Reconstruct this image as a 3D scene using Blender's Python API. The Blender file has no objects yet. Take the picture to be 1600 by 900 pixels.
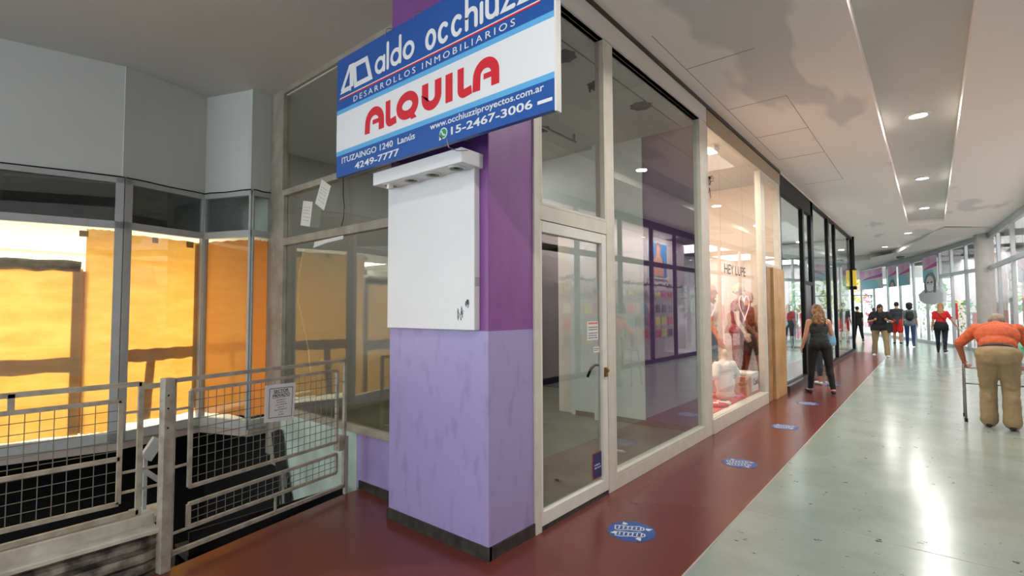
import bpy, bmesh, math, random
from mathutils import Vector, Matrix, noise
random.seed(7)
PI = math.pi
S = bpy.context.scene
COL = S.collection

# ------------------------------------------------------------------ camera, world, large lights, exposure
def cam_setup():
    cd = bpy.data.cameras.new('camera'); cam = bpy.data.objects.new('camera', cd); COL.objects.link(cam)
    yaw, pitch, roll = math.radians(39.833), math.radians(2.5656), math.radians(-0.1997)
    F = Vector((-math.sin(yaw)*math.cos(pitch), math.cos(yaw)*math.cos(pitch), math.sin(pitch)))
    R0 = Vector((math.cos(yaw), math.sin(yaw), 0)); U0 = R0.cross(F)
    c, s = math.cos(roll), math.sin(roll)
    R = R0*c + U0*s; U = -R0*s + U0*c
    m = Matrix((( R.x, U.x, -F.x, 0), (R.y, U.y, -F.y, 0), (R.z, U.z, -F.z, 1.6), (0, 0, 0, 1)))
    cam.matrix_world = m
    cd.sensor_width = 36; cd.lens = 784.66*36/1600; cd.clip_start = 0.02; cd.clip_end = 300
    S.camera = cam
cam_setup()
S.view_settings.view_transform = 'Standard'; S.view_settings.look = 'None'
S.view_settings.gamma = 1; S.view_settings.use_curve_mapping = False
S.view_settings.exposure = 0.3
w = bpy.data.worlds.new('World'); S.world = w; w.use_nodes = True
w.node_tree.nodes['Background'].inputs[0].default_value = (0.86, 0.94, 1.0, 1)
w.node_tree.nodes['Background'].inputs[1].default_value = 3.5
S.cycles.max_bounces = 8; S.cycles.transparent_max_bounces = 24
S.cycles.sample_clamp_indirect = 6
S.cycles.use_denoising = True

def area(name, loc, size, power, color=(1, 1, 1), rot=(0, 0, 0), parent=None, sy=None, shape=None, spread=None):
    ld = bpy.data.lights.new(name, 'AREA'); ld.energy = power; ld.color = color; ld.size = size
    if sy: ld.shape = 'RECTANGLE'; ld.size_y = sy
    if shape: ld.shape = shape
    if spread: ld.spread = spread
    o = bpy.data.objects.new(name, ld); COL.objects.link(o); o.location = loc; o.rotation_euler = rot
    if parent: o.parent = parent
    return o

# ------------------------------------------------------------------ materials
def lin(c):
    c = c/255
    return c/12.92 if c <= 0.04045 else ((c+0.055)/1.055)**2.4
def rgb(r, g, b): return (lin(r), lin(g), lin(b), 1)
MATS = {}
def mat(name, col, rough=0.5, metal=0.0, var=0.0, scale=6.0, bump=0.0, bscale=40.0, emit=0.0, col2=None, spec=0.5, alpha=None, trans=0.0):
    if name in MATS: return MATS[name]
    m = bpy.data.materials.new(name); m.use_nodes = True; MATS[name] = m
    nt = m.node_tree; b = nt.nodes['Principled BSDF']
    c = rgb(*col)
    b.inputs['Base Color'].default_value = c; b.inputs['Roughness'].default_value = rough
    b.inputs['Metallic'].default_value = metal; b.inputs['Specular IOR Level'].default_value = spec
    if emit:
        b.inputs['Emission Color'].default_value = c; b.inputs['Emission Strength'].default_value = emit
    tc = nt.nodes.new('ShaderNodeTexCoord')
    if var or col2:
        n = nt.nodes.new('ShaderNodeTexNoise'); n.inputs['Scale'].default_value = scale; n.inputs['Detail'].default_value = 5
        nt.links.new(tc.outputs['Object'], n.inputs['Vector'])
        r = nt.nodes.new('ShaderNodeValToRGB'); e = r.color_ramp.elements
        c2 = rgb(*col2) if col2 else tuple(v*(1-var) for v in c[:3]) + (1,)
        e[0].position = 0.35; e[0].color = c2; e[1].position = 0.62; e[1].color = c
        nt.links.new(n.outputs['Fac'], r.inputs['Fac']); nt.links.new(r.outputs['Color'], b.inputs['Base Color'])
    if bump:
        n2 = nt.nodes.new('ShaderNodeTexNoise'); n2.inputs['Scale'].default_value = bscale; n2.inputs['Detail'].default_value = 3
        nt.links.new(tc.outputs['Object'], n2.inputs['Vector'])
        bp = nt.nodes.new('ShaderNodeBump'); bp.inputs['Strength'].default_value = bump; bp.inputs['Distance'].default_value = 0.01
        nt.links.new(n2.outputs['Fac'], bp.inputs['Height']); nt.links.new(bp.outputs['Normal'], b.inputs['Normal'])
    return m
def glass(name, tint=(0.9, 0.93, 0.92), gain=1.0, rough=0.0):
    m = bpy.data.materials.new(name); m.use_nodes = True; nt = m.node_tree; nt.nodes.clear()
    out = nt.nodes.new('ShaderNodeOutputMaterial'); mix = nt.nodes.new('ShaderNodeMixShader')
    tr = nt.nodes.new('ShaderNodeBsdfTransparent'); tr.inputs[0].default_value = (*tint, 1)
    gl = nt.nodes.new('ShaderNodeBsdfGlossy'); gl.inputs['Roughness'].default_value = rough
    gl.inputs['Color'].default_value = (1, 1, 1, 1)
    fr = nt.nodes.new('ShaderNodeFresnel'); geo = nt.nodes.new('ShaderNodeNewGeometry')
    ior = nt.nodes.new('ShaderNodeMapRange')
    ior.inputs['To Min'].default_value = 1.52; ior.inputs['To Max'].default_value = 1/1.52
    nt.links.new(geo.outputs['Backfacing'], ior.inputs['Value']); nt.links.new(ior.outputs[0], fr.inputs['IOR'])
    ml = nt.nodes.new('ShaderNodeMath'); ml.operation = 'MULTIPLY'; ml.inputs[1].default_value = gain; ml.use_clamp = True
    nt.links.new(fr.outputs[0], ml.inputs[0]); nt.links.new(ml.outputs[0], mix.inputs[0])
    nt.links.new(tr.outputs[0], mix.inputs[1]); nt.links.new(gl.outputs[0], mix.inputs[2]); nt.links.new(mix.outputs[0], out.inputs[0])
    return m
GLASS = glass('pane_glass')
GLASS_B = glass('bright_pane_glass', (0.95, 0.97, 0.97))

def node_mat(name):
    m = bpy.data.materials.new(name); m.use_nodes = True
    return m, m.node_tree, m.node_tree.nodes['Principled BSDF']

def two_tone_paint():
    m, nt, b = node_mat('two_tone_purple_paint')
    N = nt.nodes.new; K = nt.links.new
    tc = N('ShaderNodeTexCoord'); sp = N('ShaderNodeSeparateXYZ'); K(tc.outputs['Object'], sp.inputs[0])
    gt = N('ShaderNodeMath'); gt.operation = 'GREATER_THAN'; gt.inputs[1].default_value = 1.465; K(sp.outputs['Z'], gt.inputs[0])
    mp = N('ShaderNodeMapping'); mp.inputs['Scale'].default_value = (7, 7, 2.6); K(tc.outputs['Object'], mp.inputs[0])
    n = N('ShaderNodeTexNoise'); n.inputs['Scale'].default_value = 1.7; n.inputs['Detail'].default_value = 6; K(mp.outputs[0], n.inputs[0])
    r = N('ShaderNodeValToRGB'); e = r.color_ramp.elements
    e[0].position = 0.28; e[0].color = rgb(143, 132, 178); e[1].position = 0.46; e[1].color = rgb(157, 147, 195); K(n.outputs[0], r.inputs[0])
    r2 = N('ShaderNodeValToRGB'); e = r2.color_ramp.elements
    e[0].position = 0.3; e[0].color = rgb(124, 72, 138); e[1].position = 0.6; e[1].color = rgb(132, 77, 146); K(n.outputs[0], r2.inputs[0])
    mx = N('ShaderNodeMixRGB'); K(gt.outputs[0], mx.inputs[0]); K(r.outputs[0], mx.inputs[1]); K(r2.outputs[0], mx.inputs[2])
    K(mx.outputs[0], b.inputs['Base Color']); b.inputs['Roughness'].default_value = 0.42
    n2 = N('ShaderNodeTexNoise'); n2.inputs['Scale'].default_value = 30; K(tc.outputs['Object'], n2.inputs[0])
    bp = N('ShaderNodeBump'); bp.inputs['Strength'].default_value = 0.06; K(n2.outputs[0], bp.inputs['Height']); K(bp.outputs[0], b.inputs['Normal'])
    return m
def floor_mat(name, c_hi, c_lo, rough, sc, speck, wear=0.5, speckcol=(40, 44, 42)):
    m, nt, b = node_mat(name)
    N = nt.nodes.new; K = nt.links.new
    tc = N('ShaderNodeTexCoord')
    n = N('ShaderNodeTexNoise'); n.inputs['Scale'].default_value = sc; n.inputs['Detail'].default_value = 7; n.inputs['Roughness'].default_value = 0.6
    K(tc.outputs['Object'], n.inputs[0])
    r = N('ShaderNodeValToRGB'); e = r.color_ramp.elements
    e[0].position = 0.3; e[0].color = rgb(*c_lo); e[1].position = 0.6; e[1].color = rgb(*c_hi); K(n.outputs[0], r.inputs[0])
    n3 = N('ShaderNodeTexNoise'); n3.inputs['Scale'].default_value = 7; n3.inputs['Detail'].default_value = 8; n3.inputs['Roughness'].default_value = 0.7
    K(tc.outputs['Object'], n3.inputs[0])
    r3 = N('ShaderNodeValToRGB'); e = r3.color_ramp.elements
    e[0].position = speck; e[0].color = (0, 0, 0, 1); e[1].position = speck+0.02; e[1].color = (1, 1, 1, 1); K(n3.outputs[0], r3.inputs[0])
    mx = N('ShaderNodeMixRGB'); K(r3.outputs[0], mx.inputs[0]); mx.inputs[2].default_value = rgb(*speckcol); K(r.outputs[0], mx.inputs[1])
    K(mx.outputs[0], b.inputs['Base Color'])
    rr = N('ShaderNodeMapRange'); rr.inputs['To Min'].default_value = rough*0.94; rr.inputs['To Max'].default_value = rough*1.1
    K(n.outputs[0], rr.inputs[0]); K(rr.outputs[0], b.inputs['Roughness'])
    return m
def ceiling_mat():
    m, nt, b = node_mat('ceiling_paint')
    N = nt.nodes.new; K = nt.links.new
    tc = N('ShaderNodeTexCoord'); mp = N('ShaderNodeMapping'); mp.inputs['Scale'].default_value = (0.5, 0.16, 1); mp.inputs['Location'].default_value = (3.1, 0.4, 0)
    K(tc.outputs['Object'], mp.inputs[0])
    n = N('ShaderNodeTexNoise'); n.inputs['Scale'].default_value = 2.2; n.inputs['Detail'].default_value = 3; K(mp.outputs[0], n.inputs[0])
    r = N('ShaderNodeValToRGB'); e = r.color_ramp.elements
    e[0].position = 0.33; e[0].color = rgb(208, 204, 201); e[1].position = 0.38; e[1].color = rgb(236, 229, 222); K(n.outputs[0], r.inputs[0])
    K(r.outputs[0], b.inputs['Base Color']); b.inputs['Roughness'].default_value = 0.6
    return m
def paper_mat(name, col, col2, layers=1.0, tr=0.55):
    m = bpy.data.materials.new(name); m.use_nodes = True; nt = m.node_tree; nt.nodes.clear()
    N = nt.nodes.new; K = nt.links.new
    out = N('ShaderNodeOutputMaterial'); mix = N('ShaderNodeMixShader'); mix.inputs[0].default_value = tr
    d = N('ShaderNodeBsdfDiffuse'); t = N('ShaderNodeBsdfTranslucent')
    tc = N('ShaderNodeTexCoord'); mp = N('ShaderNodeMapping'); mp.inputs['Scale'].default_value = (1, 1, 3.5); K(tc.outputs['Object'], mp.inputs[0])
    n = N('ShaderNodeTexNoise'); n.inputs['Scale'].default_value = 2.6; n.inputs['Detail'].default_value = 7; n.inputs['Roughness'].default_value = 0.65; K(mp.outputs[0], n.inputs[0])
    r = N('ShaderNodeValToRGB'); e = r.color_ramp.elements
    e[0].position = 0.3; e[0].color = rgb(*col2); e[1].position = 0.65; e[1].color = rgb(*col); K(n.outputs[0], r.inputs[0])
    K(r.outputs[0], d.inputs[0]); K(r.outputs[0], t.inputs[0])
    K(d.outputs[0], mix.inputs[1]); K(t.outputs[0], mix.inputs[2]); K(mix.outputs[0], out.inputs[0])
    return m

M_CREAM = mat('cream_frame_paint', (206, 202, 188), 0.45, var=0.08, scale=9)
M_WHITE = mat('white_paint', (222, 222, 216), 0.5, var=0.05, scale=4)
M_DOORW = mat('white_door_paint', (220, 219, 210), 0.4, var=0.06, scale=8)
M_GREYFR = mat('grey_frame_paint', (172, 176, 174), 0.45, var=0.08, scale=8)
M_BLACKFR = mat('black_frame', (9, 9, 10), 0.5, spec=0.2)
M_DARK = mat('void_shade_black', (9, 9, 9), 0.85)  # near-black colour stands for the lack of light in the stair well
M_CEIL = ceiling_mat()
M_CEIL2 = mat('plain_ceiling_paint', (205, 203, 198), 0.65, var=0.03, scale=2)
M_TERR = floor_mat('grey_terrazzo', (146, 159, 150), (131, 143, 135), 0.2, 1.6, 0.635)
M_RED = floor_mat('red_floor_paint', (106, 49, 41), (99, 46, 39), 0.24, 1.6, 0.8, speckcol=(48, 20, 18))
M_INFLOOR = floor_mat('dusty_shop_floor', (122, 114, 86), (92, 86, 66), 0.4, 1.3, 0.72)
M_PURP2 = two_tone_paint()
M_PURPLE = mat('purple_wall_paint', (104, 56, 116), 0.5, var=0.06)
M_BASE = mat('black_baseboard', (30, 33, 36), 0.45, col2=(62, 60, 52), scale=14)
M_METAL = mat('brushed_metal', (150, 150, 152), 0.35, metal=0.9)
M_LENS = mat('lamp_lens', (255, 252, 246), 0.4, emit=14)

# ------------------------------------------------------------------ mesh helpers
class MB:
    def __init__(s): s.bm = bmesh.new()
    def face(s, pts):
        vs = [s.bm.verts.new(p) for p in pts]
        return s.bm.faces.new(vs)
    def solid(s, a, b):            # loop a and loop b (same count) joined with caps
        n = len(a); va = [s.bm.verts.new(p) for p in a]; vb = [s.bm.verts.new(p) for p in b]
        s.bm.faces.new(va[::-1]); s.bm.faces.new(vb)
        for i in range(n): s.bm.faces.new((va[i], va[(i+1) % n], vb[(i+1) % n], vb[i]))
    def box(s, lo, hi):
        x0, y0, z0 = lo; x1, y1, z1 = hi
        if x1 < x0: x0, x1 = x1, x0
        if y1 < y0: y0, y1 = y1, y0
        if z1 < z0: z0, z1 = z1, z0
        s.solid([(x0, y0, z0), (x1, y0, z0), (x1, y1, z0), (x0, y1, z0)], [(x0, y0, z1), (x1, y0, z1), (x1, y1, z1), (x0, y1, z1)])
        return s
    def beam(s, a, b, w, h, up=(0, 0, 1)):
        a = Vector(a); b = Vector(b); d = (b-a).normalized(); u = Vector(up)
        r = d.cross(u)
        if r.length < 1e-5: r = d.cross(Vector((1, 0, 0)))
        r.normalize(); u = r.cross(d).normalized()
        r *= w/2; u *= h/2
        q = lambda p: [p-r-u, p+r-u, p+r+u, p-r+u]
        s.solid(q(a), q(b)); return s
    def tube(s, pts, r, n=8, r1=None):
        pts = [Vector(p) for p in pts]; rings = []
        ref = Vector((0, 0, 1))
        for i, p in enumerate(pts):
            d = (pts[min(i+1, len(pts)-1)] - pts[max(i-1, 0)]).normalized()
            a = d.cross(ref)
            if a.length < 0.05: a = d.cross(Vector((1, 0, 0)))
            a.normalize(); b = d.cross(a).normalized()
            t = i/max(1, len(pts)-1); rr = r if r1 is None else r + (r1-r)*t
            if isinstance(r, (list, tuple)): rr = r[i]
            rings.append([s.bm.verts.new(p + a*math.cos(2*PI*k/n)*rr + b*math.sin(2*PI*k/n)*rr) for k in range(n)])
        for i in range(len(rings)-1):
            for k in range(n): s.bm.faces.new((rings[i][k], rings[i][(k+1) % n], rings[i+1][(k+1) % n], rings[i+1][k]))
        s.bm.faces.new(rings[0][::-1]); s.bm.faces.new(rings[-1]); return s
    def loft(s, rings):            # list of loops of points, closed with caps
        rs = [[s.bm.verts.new(p) for p in r] for r in rings]; n = len(rs[0])
        for i in range(len(rs)-1):
            for k in range(n): s.bm.faces.new((rs[i][k], rs[i][(k+1) % n], rs[i+1][(k+1) % n], rs[i+1][k]))
        s.bm.faces.new(rs[0][::-1]); s.bm.faces.new(rs[-1]); return s
    def lathe(s, prof, c=(0, 0, 0), n=24):
        c = Vector(c)
        return s.loft([[c + Vector((r*math.cos(2*PI*k/n), r*math.sin(2*PI*k/n), z)) for k in range(n)] for r, z in prof])
    def ell(s, c, r, u=16, v=10, M=None):
        c = Vector(c); r = (r, r, r) if not isinstance(r, (tuple, list)) else r
        T = Matrix.Translation(c) @ (M.to_4x4() if M else Matrix()) @ Matrix.Diagonal((*r, 1))
        top = s.bm.verts.new(T @ Vector((0, 0, 1))); bot = s.bm.verts.new(T @ Vector((0, 0, -1))); rs = []
        for j in range(1, v):
            a = PI*j/v; rs.append([s.bm.verts.new(T @ Vector((math.sin(a)*math.cos(2*PI*k/u), math.sin(a)*math.sin(2*PI*k/u), math.cos(a)))) for k in range(u)])
        for k in range(u):
            k2 = (k+1) % u; s.bm.faces.new((top, rs[0][k], rs[0][k2])); s.bm.faces.new((bot, rs[-1][k2], rs[-1][k]))
            for j in range(v-2): s.bm.faces.new((rs[j][k], rs[j+1][k], rs[j+1][k2], rs[j][k2]))
        return s
    def cap(s, a, b, ra, rb, n=12):   # rounded cone
        s.ell(a, ra, n, 8); s.ell(b, rb, n, 8); s.tube([a, b], ra, n, rb); return s
    def plate(s, fr, poly, t=0.002, z=0.0):   # a polygon in the frame (o, ux, uy, n), thickness t along n starting at z
        o, ux, uy, n = fr
        f = lambda p, h: o + ux*p[0] + uy*p[1] + n*h
        a = [f(p, z) for p in poly]; b = [f(p, z+t) for p in poly]
        area2 = sum(poly[i][0]*poly[(i+1) % len(poly)][1]-poly[(i+1) % len(poly)][0]*poly[i][1] for i in range(len(poly)))
        if area2 < 0: a.reverse(); b.reverse()
        s.solid(a, b); return s
    def lift(s, z):                # overlapping strokes sit a hair above one another
        s.k = getattr(s, 'k', 0)+1
        return z + (s.k % 23)*4e-5
    def stroke(s, fr, pts, w, t=0.002, z=0.0, rnd=True, closed=False):
        """a mitred ribbon along pts in the frame, with round ends unless rnd is 'flat' or False"""
        o, ux, uy, n = fr; P = []
        for p in pts:
            q = Vector((p[0], p[1]))
            if not P or (q-P[-1]).length > 1e-6: P.append(q)
        if closed and (P[0]-P[-1]).length < 1e-4: P.pop()
        N = len(P); z = s.lift(z); rings = []
        for i in range(N):
            d0 = P[i]-P[i-1] if (i > 0 or closed) else P[1]-P[0]
            d1 = P[(i+1) % N]-P[i] if (i < N-1 or closed) else d0
            d0.normalize(); d1.normalize(); m = d0+d1
            if m.length < 1e-4: m = d0.copy()
            m.normalize(); k = min(1.8, 1/max(0.3, m.dot(d0))); nn = Vector((-m.y, m.x))*w/2*k
            f = lambda p, h: s.bm.verts.new(o+ux*p.x+uy*p.y+n*h)
            rings.append((f(P[i]-nn, z), f(P[i]+nn, z), f(P[i]+nn, z+t), f(P[i]-nn, z+t)))
        for i in range(N if closed else N-1):
            A, B = rings[i], rings[(i+1) % N]
            for k in range(4): s.bm.faces.new((A[k], A[(k+1) % 4], B[(k+1) % 4], B[k]))
        if not closed:
            s.bm.faces.new(rings[0][::-1]); s.bm.faces.new(rings[-1])
            if rnd is True:
                for q in (P[0], P[-1]): s.plate(fr, [q+Vector((math.cos(a), math.sin(a)))*w/2 for a in [k*PI/6 for k in range(12)]], t, z-4e-5)
        return s
    def build(s, name, m, parent=None, smooth=False, bevel=0.0, local=False, sub=0):
        bmesh.ops.recalc_face_normals(s.bm, faces=s.bm.faces)
        if parent is not None and not local: s.bm.transform(wm(parent).inverted())
        if smooth:
            for f in s.bm.faces: f.smooth = True
        me = bpy.data.meshes.new(name); s.bm.to_mesh(me); s.bm.free()
        o = bpy.data.objects.new(name, me); COL.objects.link(o)
        me.materials.append(m)
        if parent is not None: o.parent = parent
        if bevel:
            b = o.modifiers.new('Bevel', 'BEVEL'); b.width = bevel; b.segments = 2; b.limit_method = 'ANGLE'
        if sub:
            b = o.modifiers.new('Sub', 'SUBSURF'); b.levels = sub; b.render_levels = sub
        return o
def wm(o):
    m = o.matrix_basis.copy()
    while o.parent is not None:
        o = o.parent; m = o.matrix_basis @ m
    return m
def tag(o, label, cat, group=None):
    o['label'] = label; o['category'] = cat
    if group: o['group'] = group
    return o
def struct(o): o['kind'] = 'structure'; return o
def empty(name, loc=(0, 0, 0), rz=0):
    o = bpy.data.objects.new(name, None); COL.objects.link(o); o.location = loc; o.rotation_euler = (0, 0, rz)
    o.empty_display_size = 0.1; return o
def thing(name, label, cat, loc=(0, 0, 0), rz=0, group=None): return tag(empty(name, loc, rz), label, cat, group)
def copy_tree(o, parent=None):
    c = o.copy(); COL.objects.link(c)
    if parent is not None: c.parent = parent
    for ch in list(o.children): copy_tree(ch, c)
    return c
def sbox(name, lo, hi, m, bevel=0.0): return struct(MB().box(lo, hi).build(name, m, bevel=bevel))
def sprism(name, poly, z0, z1, m):
    mb = MB(); mb.solid([(x, y, z0) for x, y in poly], [(x, y, z1) for x, y in poly]); return struct(mb.build(name, m))
def frame_x(x, y, z): return (Vector((x, y, z)), Vector((0, 1, 0)), Vector((0, 0, 1)), Vector((1, 0, 0)))     # plane facing +X
def frame_y(x, y, z): return (Vector((x, y, z)), Vector((1, 0, 0)), Vector((0, 0, 1)), Vector((0, -1, 0)))    # plane facing -Y
def frame_ab(a, b, z, off=0.0):     # vertical plane from a to b (left to right seen from its front)
    a = Vector((a[0], a[1], 0)); b = Vector((b[0], b[1], 0)); ux = (b-a).normalized(); n = ux.cross(Vector((0, 0, 1)))
    return (a + Vector((0, 0, z)) + n*off, ux, Vector((0, 0, 1)), n)
def rect(x0, y0, x1, y1): return [(x0, y0), (x1, y0), (x1, y1), (x0, y1)]
def fr_box(mb, fr, x0, y0, x1, y1, t, z=0.0): mb.plate(fr, rect(x0, y0, x1, y1), t, z); return mb

def text_mesh(string, bold=0.0, spacing=1.0):
    cu = bpy.data.curves.new('t', 'FONT'); cu.body = string; cu.offset = bold; cu.space_character = spacing; cu.resolution_u = 3
    o = bpy.data.objects.new('t', cu); COL.objects.link(o)
    dg = bpy.context.evaluated_depsgraph_get(); dg.update()
    me = bpy.data.meshes.new_from_object(o.evaluated_get(dg))
    bpy.data.objects.remove(o); bpy.data.curves.remove(cu)
    return me
def text(mb, fr, string, x0, y0, w=None, h=None, bold=0.0, spacing=1.0, z=0.001, align='l', t=0.0015):
    """lettering in a frame: cap height h (or width w); x0,y0 the baseline start"""
    me = text_mesh(string, bold, spacing); vs = [v.co.copy() for v in me.vertices]
    x_lo = min(v.x for v in vs); x_hi = max(v.x for v in vs)
    cap = 0.73
    sy = h/cap if h else w/(x_hi-x_lo)
    sx = w/(x_hi-x_lo) if w else sy
    if align == 'c': x0 -= (x_hi-x_lo)*sx/2
    o, ux, uy, n = fr
    bv = [mb.bm.verts.new(o + ux*(x0+(v.x-x_lo)*sx) + uy*(y0+v.y*sy) + n*(z+t)) for v in vs]
    fs = []
    for p in me.polygons:
        try: fs.append(mb.bm.faces.new([bv[i] for i in p.vertices]))
        except ValueError: pass
    if t:
        e = bmesh.ops.extrude_face_region(mb.bm, geom=fs)
        bmesh.ops.translate(mb.bm, vec=-n*t, verts=[g for g in e['geom'] if isinstance(g, bmesh.types.BMVert)])
    bpy.data.meshes.remove(me)
    return mb

# ------------------------------------------------------------------ the setting: floors, ceilings, walls
XS = -2.225
FAC = [(2.0, -9.0), (1.96, 18.2), (1.62, 24.4), (0.32, 29.2), (-0.67, 32.6), (-1.91, 36.05), (-3.5, 39.6)]   # opposite shop fronts
sprism('floor', [(-1.2, -9)] + FAC + [(-3.5, 46), (-8, 46), (-8, 24), (-6, 24), (-6, 22.9), (-1.2, 22.9)], -0.2, 0.0, M_TERR)
sprism('floor', [(-1.2, -9), (-1.2, 22.9), (-2.5, 22.9), (-2.5, 2.6), (-4.0, 2.66), (-4.0, 2.5), (-3.69, 1.05), (-3.69, -9)], -0.2, 0.0, M_RED)
sbox('trim', (-1.206, -9, -0.05), (-1.194, 22.9, 0.0015), mat('pale_floor_joint', (168, 160, 150), 0.4))
jb = MB()
for y in (4.35, 8.9, 13.4): jb.box((-1.19, y, -0.02), (1.9, y+0.006, 0.0012))
struct(jb.build('trim', mat('floor_joint', (150, 156, 150), 0.4)))
sprism('floor', [(-2.26, 2.9), (-2.26, 6.6), (-4.3, 6.6), (-4.3, 8.6), (-7.6, 8.6), (-7.6, 2.7), (-3.27, 2.7), (-3.27, 2.9)], -0.2, 0.004, M_INFLOOR)

# main ceiling with the long lighting trough let into it
tx0, tx1, ty1 = -0.485, 0.39, 20.7
CZ = 4.3
sbox('ceiling', (-2.6, -9, CZ), (tx0, 22.3, CZ+0.25), M_CEIL)
sbox('ceiling', (tx1, -9, CZ), (5.0, 22.3, CZ+0.25), M_CEIL)
sbox('ceiling', (tx0, ty1, CZ), (tx1, 22.3, CZ+0.25), M_CEIL)
sbox('ceiling', (-9, 22.3, CZ), (6.0, 41, CZ+0.25), M_CEIL)
sbox('ceiling', (tx0-.1, -9, CZ+0.16), (tx1+.1, ty1+.1, CZ+0.3), M_CEIL2)
# lower slab beyond the trough: its edge runs away diagonally
eA = [(0.42, 21.6, 4.27), (-1.5, 29.7, 4.04), (-2.15, 29.2, 4.04), (-2.25, 30.3, 4.04), (-3.2, 30.5, 4.04), (-4.2, 41, 4.04)]
eB = [(1.75, 23.0, 4.29), (1.62, 24.4, 4.285), (0.32, 29.2, 4.28), (-0.67, 32.6, 4.27), (-1.91, 36.05, 4.26), (-3.4, 40.5, 4.25)]
mb = MB()
for i in range(5):
    for tri in ((eA[i], eA[i+1], eB[i]), (eA[i+1], eB[i+1], eB[i])): mb.face(tri)
    for e_ in (eA,): mb.face((e_[i], e_[i+1], (*e_[i+1][:2], 4.31), (*e_[i][:2], 4.31)))
bmesh.ops.remove_doubles(mb.bm, verts=mb.bm.verts, dist=1e-5)
struct(mb.build('ceiling', M_CEIL2))
mb = MB()
for y in (5.5, 7.0, 8.45, 9.95, 12.3): mb.box((-2.03, y, CZ-0.002), (-1.32, y+0.012, CZ+0.01))
mb.box((-2.035, 4.6, CZ-0.0015), (-2.027, 9.95, CZ+0.01)); mb.box((-1.325, 7.0, CZ-0.0015), (-1.317, 12.3, CZ+0.01))
struct(mb.build('trim', mat('ceiling_joint', (150, 144, 138), 0.7)))
# left ceiling over the entrance of the stair shop
sbox('ceiling', (-14, -9, 4.12), (-2.19, 2.66, 4.5), M_CEIL2)
sbox('ceiling', (-8, 2.67, 4.05), (-2.19, 6.62, 4.5), M_CEIL2)   # inside the empty shop
sbox('ceiling', (-8, 6.62, 2.9), (-4.3, 8.7, 3.1), M_CEIL2)

# corner pillar in two purples
sbox('wall_corner', (-3.27, 2.42, 0), (-2.22, 2.9, 4.3), M_PURP2, 0.006)
mb = MB(); mb.box((-3.278, 2.41, 0), (-2.21, 2.44, 0.085)); mb.box((-2.235, 2.42, 0), (-2.21, 2.9, 0.085)); mb.box((-3.278, 2.42, 0), (-3.25, 2.66, 0.085))
struct(mb.build('baseboard_corner', M_BASE))
# low side wall below the side window
M_TEAL = mat('pale_teal_wall_paint', (196, 214, 204), 0.5, col2=(162, 180, 170), scale=2.5)
M_LILAC = mat('lilac_wall_paint', (156, 144, 194), 0.45, var=0.13, scale=5)
sbox('wall_side', (-4.06, 2.655, 0), (-3.27, 2.74, 0.5), M_LILAC)
sbox('baseboard_side', (-4.02, 2.645, 0), (-3.28, 2.66, 0.075), M_BASE)
mb = MB()
mb.solid([(-4.06, 2.65, 0.5), (-4.06, 2.65, -0.25), (-5.46, 2.65, -1.1), (-5.6, 2.65, 0.5)], [(-4.06, 2.75, 0.5), (-4.06, 2.75, -0.25), (-5.46, 2.75, -1.1), (-5.6, 2.75, 0.5)])
struct(mb.build('wall_side', M_TEAL))
# stair well behind the gate, its darkness put into near-black colours
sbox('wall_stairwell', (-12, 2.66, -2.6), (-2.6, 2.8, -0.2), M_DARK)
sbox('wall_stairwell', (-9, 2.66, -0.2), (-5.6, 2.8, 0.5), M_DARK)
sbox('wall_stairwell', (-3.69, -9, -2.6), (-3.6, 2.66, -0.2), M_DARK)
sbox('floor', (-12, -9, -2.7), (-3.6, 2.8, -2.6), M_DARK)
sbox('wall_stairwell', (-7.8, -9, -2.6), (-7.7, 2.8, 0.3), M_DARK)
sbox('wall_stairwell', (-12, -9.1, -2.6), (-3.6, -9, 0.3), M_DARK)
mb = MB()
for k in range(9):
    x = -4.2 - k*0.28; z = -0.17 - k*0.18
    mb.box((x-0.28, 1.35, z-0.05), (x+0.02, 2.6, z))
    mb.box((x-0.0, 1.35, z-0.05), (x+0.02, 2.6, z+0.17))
struct(mb.build('floor', mat('shaded_stair_tread', (20, 20, 20), 0.7)))  # treads coloured near black so the stairs look unlit
mb = MB(); mb.beam((-5.52, 2.6, 0.3), (-5.0, 2.6, -1.2), 0.05, 0.14); struct(mb.build('trim_stringer', mat('dark_stringer', (34, 34, 34), 0.6)))
mb = MB(); mb.beam((-5.30, 2.58, -0.1), (-5.22, 2.58, -0.75), 0.03, 0.05); struct(mb.build('trim_stringer', mat('pale_stringer', (130, 134, 130), 0.6)))

# outer closing walls behind the camera
sbox('wall_back', (-14, -9.2, -2.7), (3, -9, 0.0), M_WHITE)
sbox('wall_back', (-14, -9.2, 4.0), (3, -9, 5), M_WHITE)
sbox('wall_back', (0.5, -9.2, 0), (3, -9, 4.0), M_WHITE)   # unseen opening left behind the camera so daylight brightens the entry
sbox('wall_left', (-14.2, -9, 2.9), (-14, 3, 5), M_WHITE)

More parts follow.
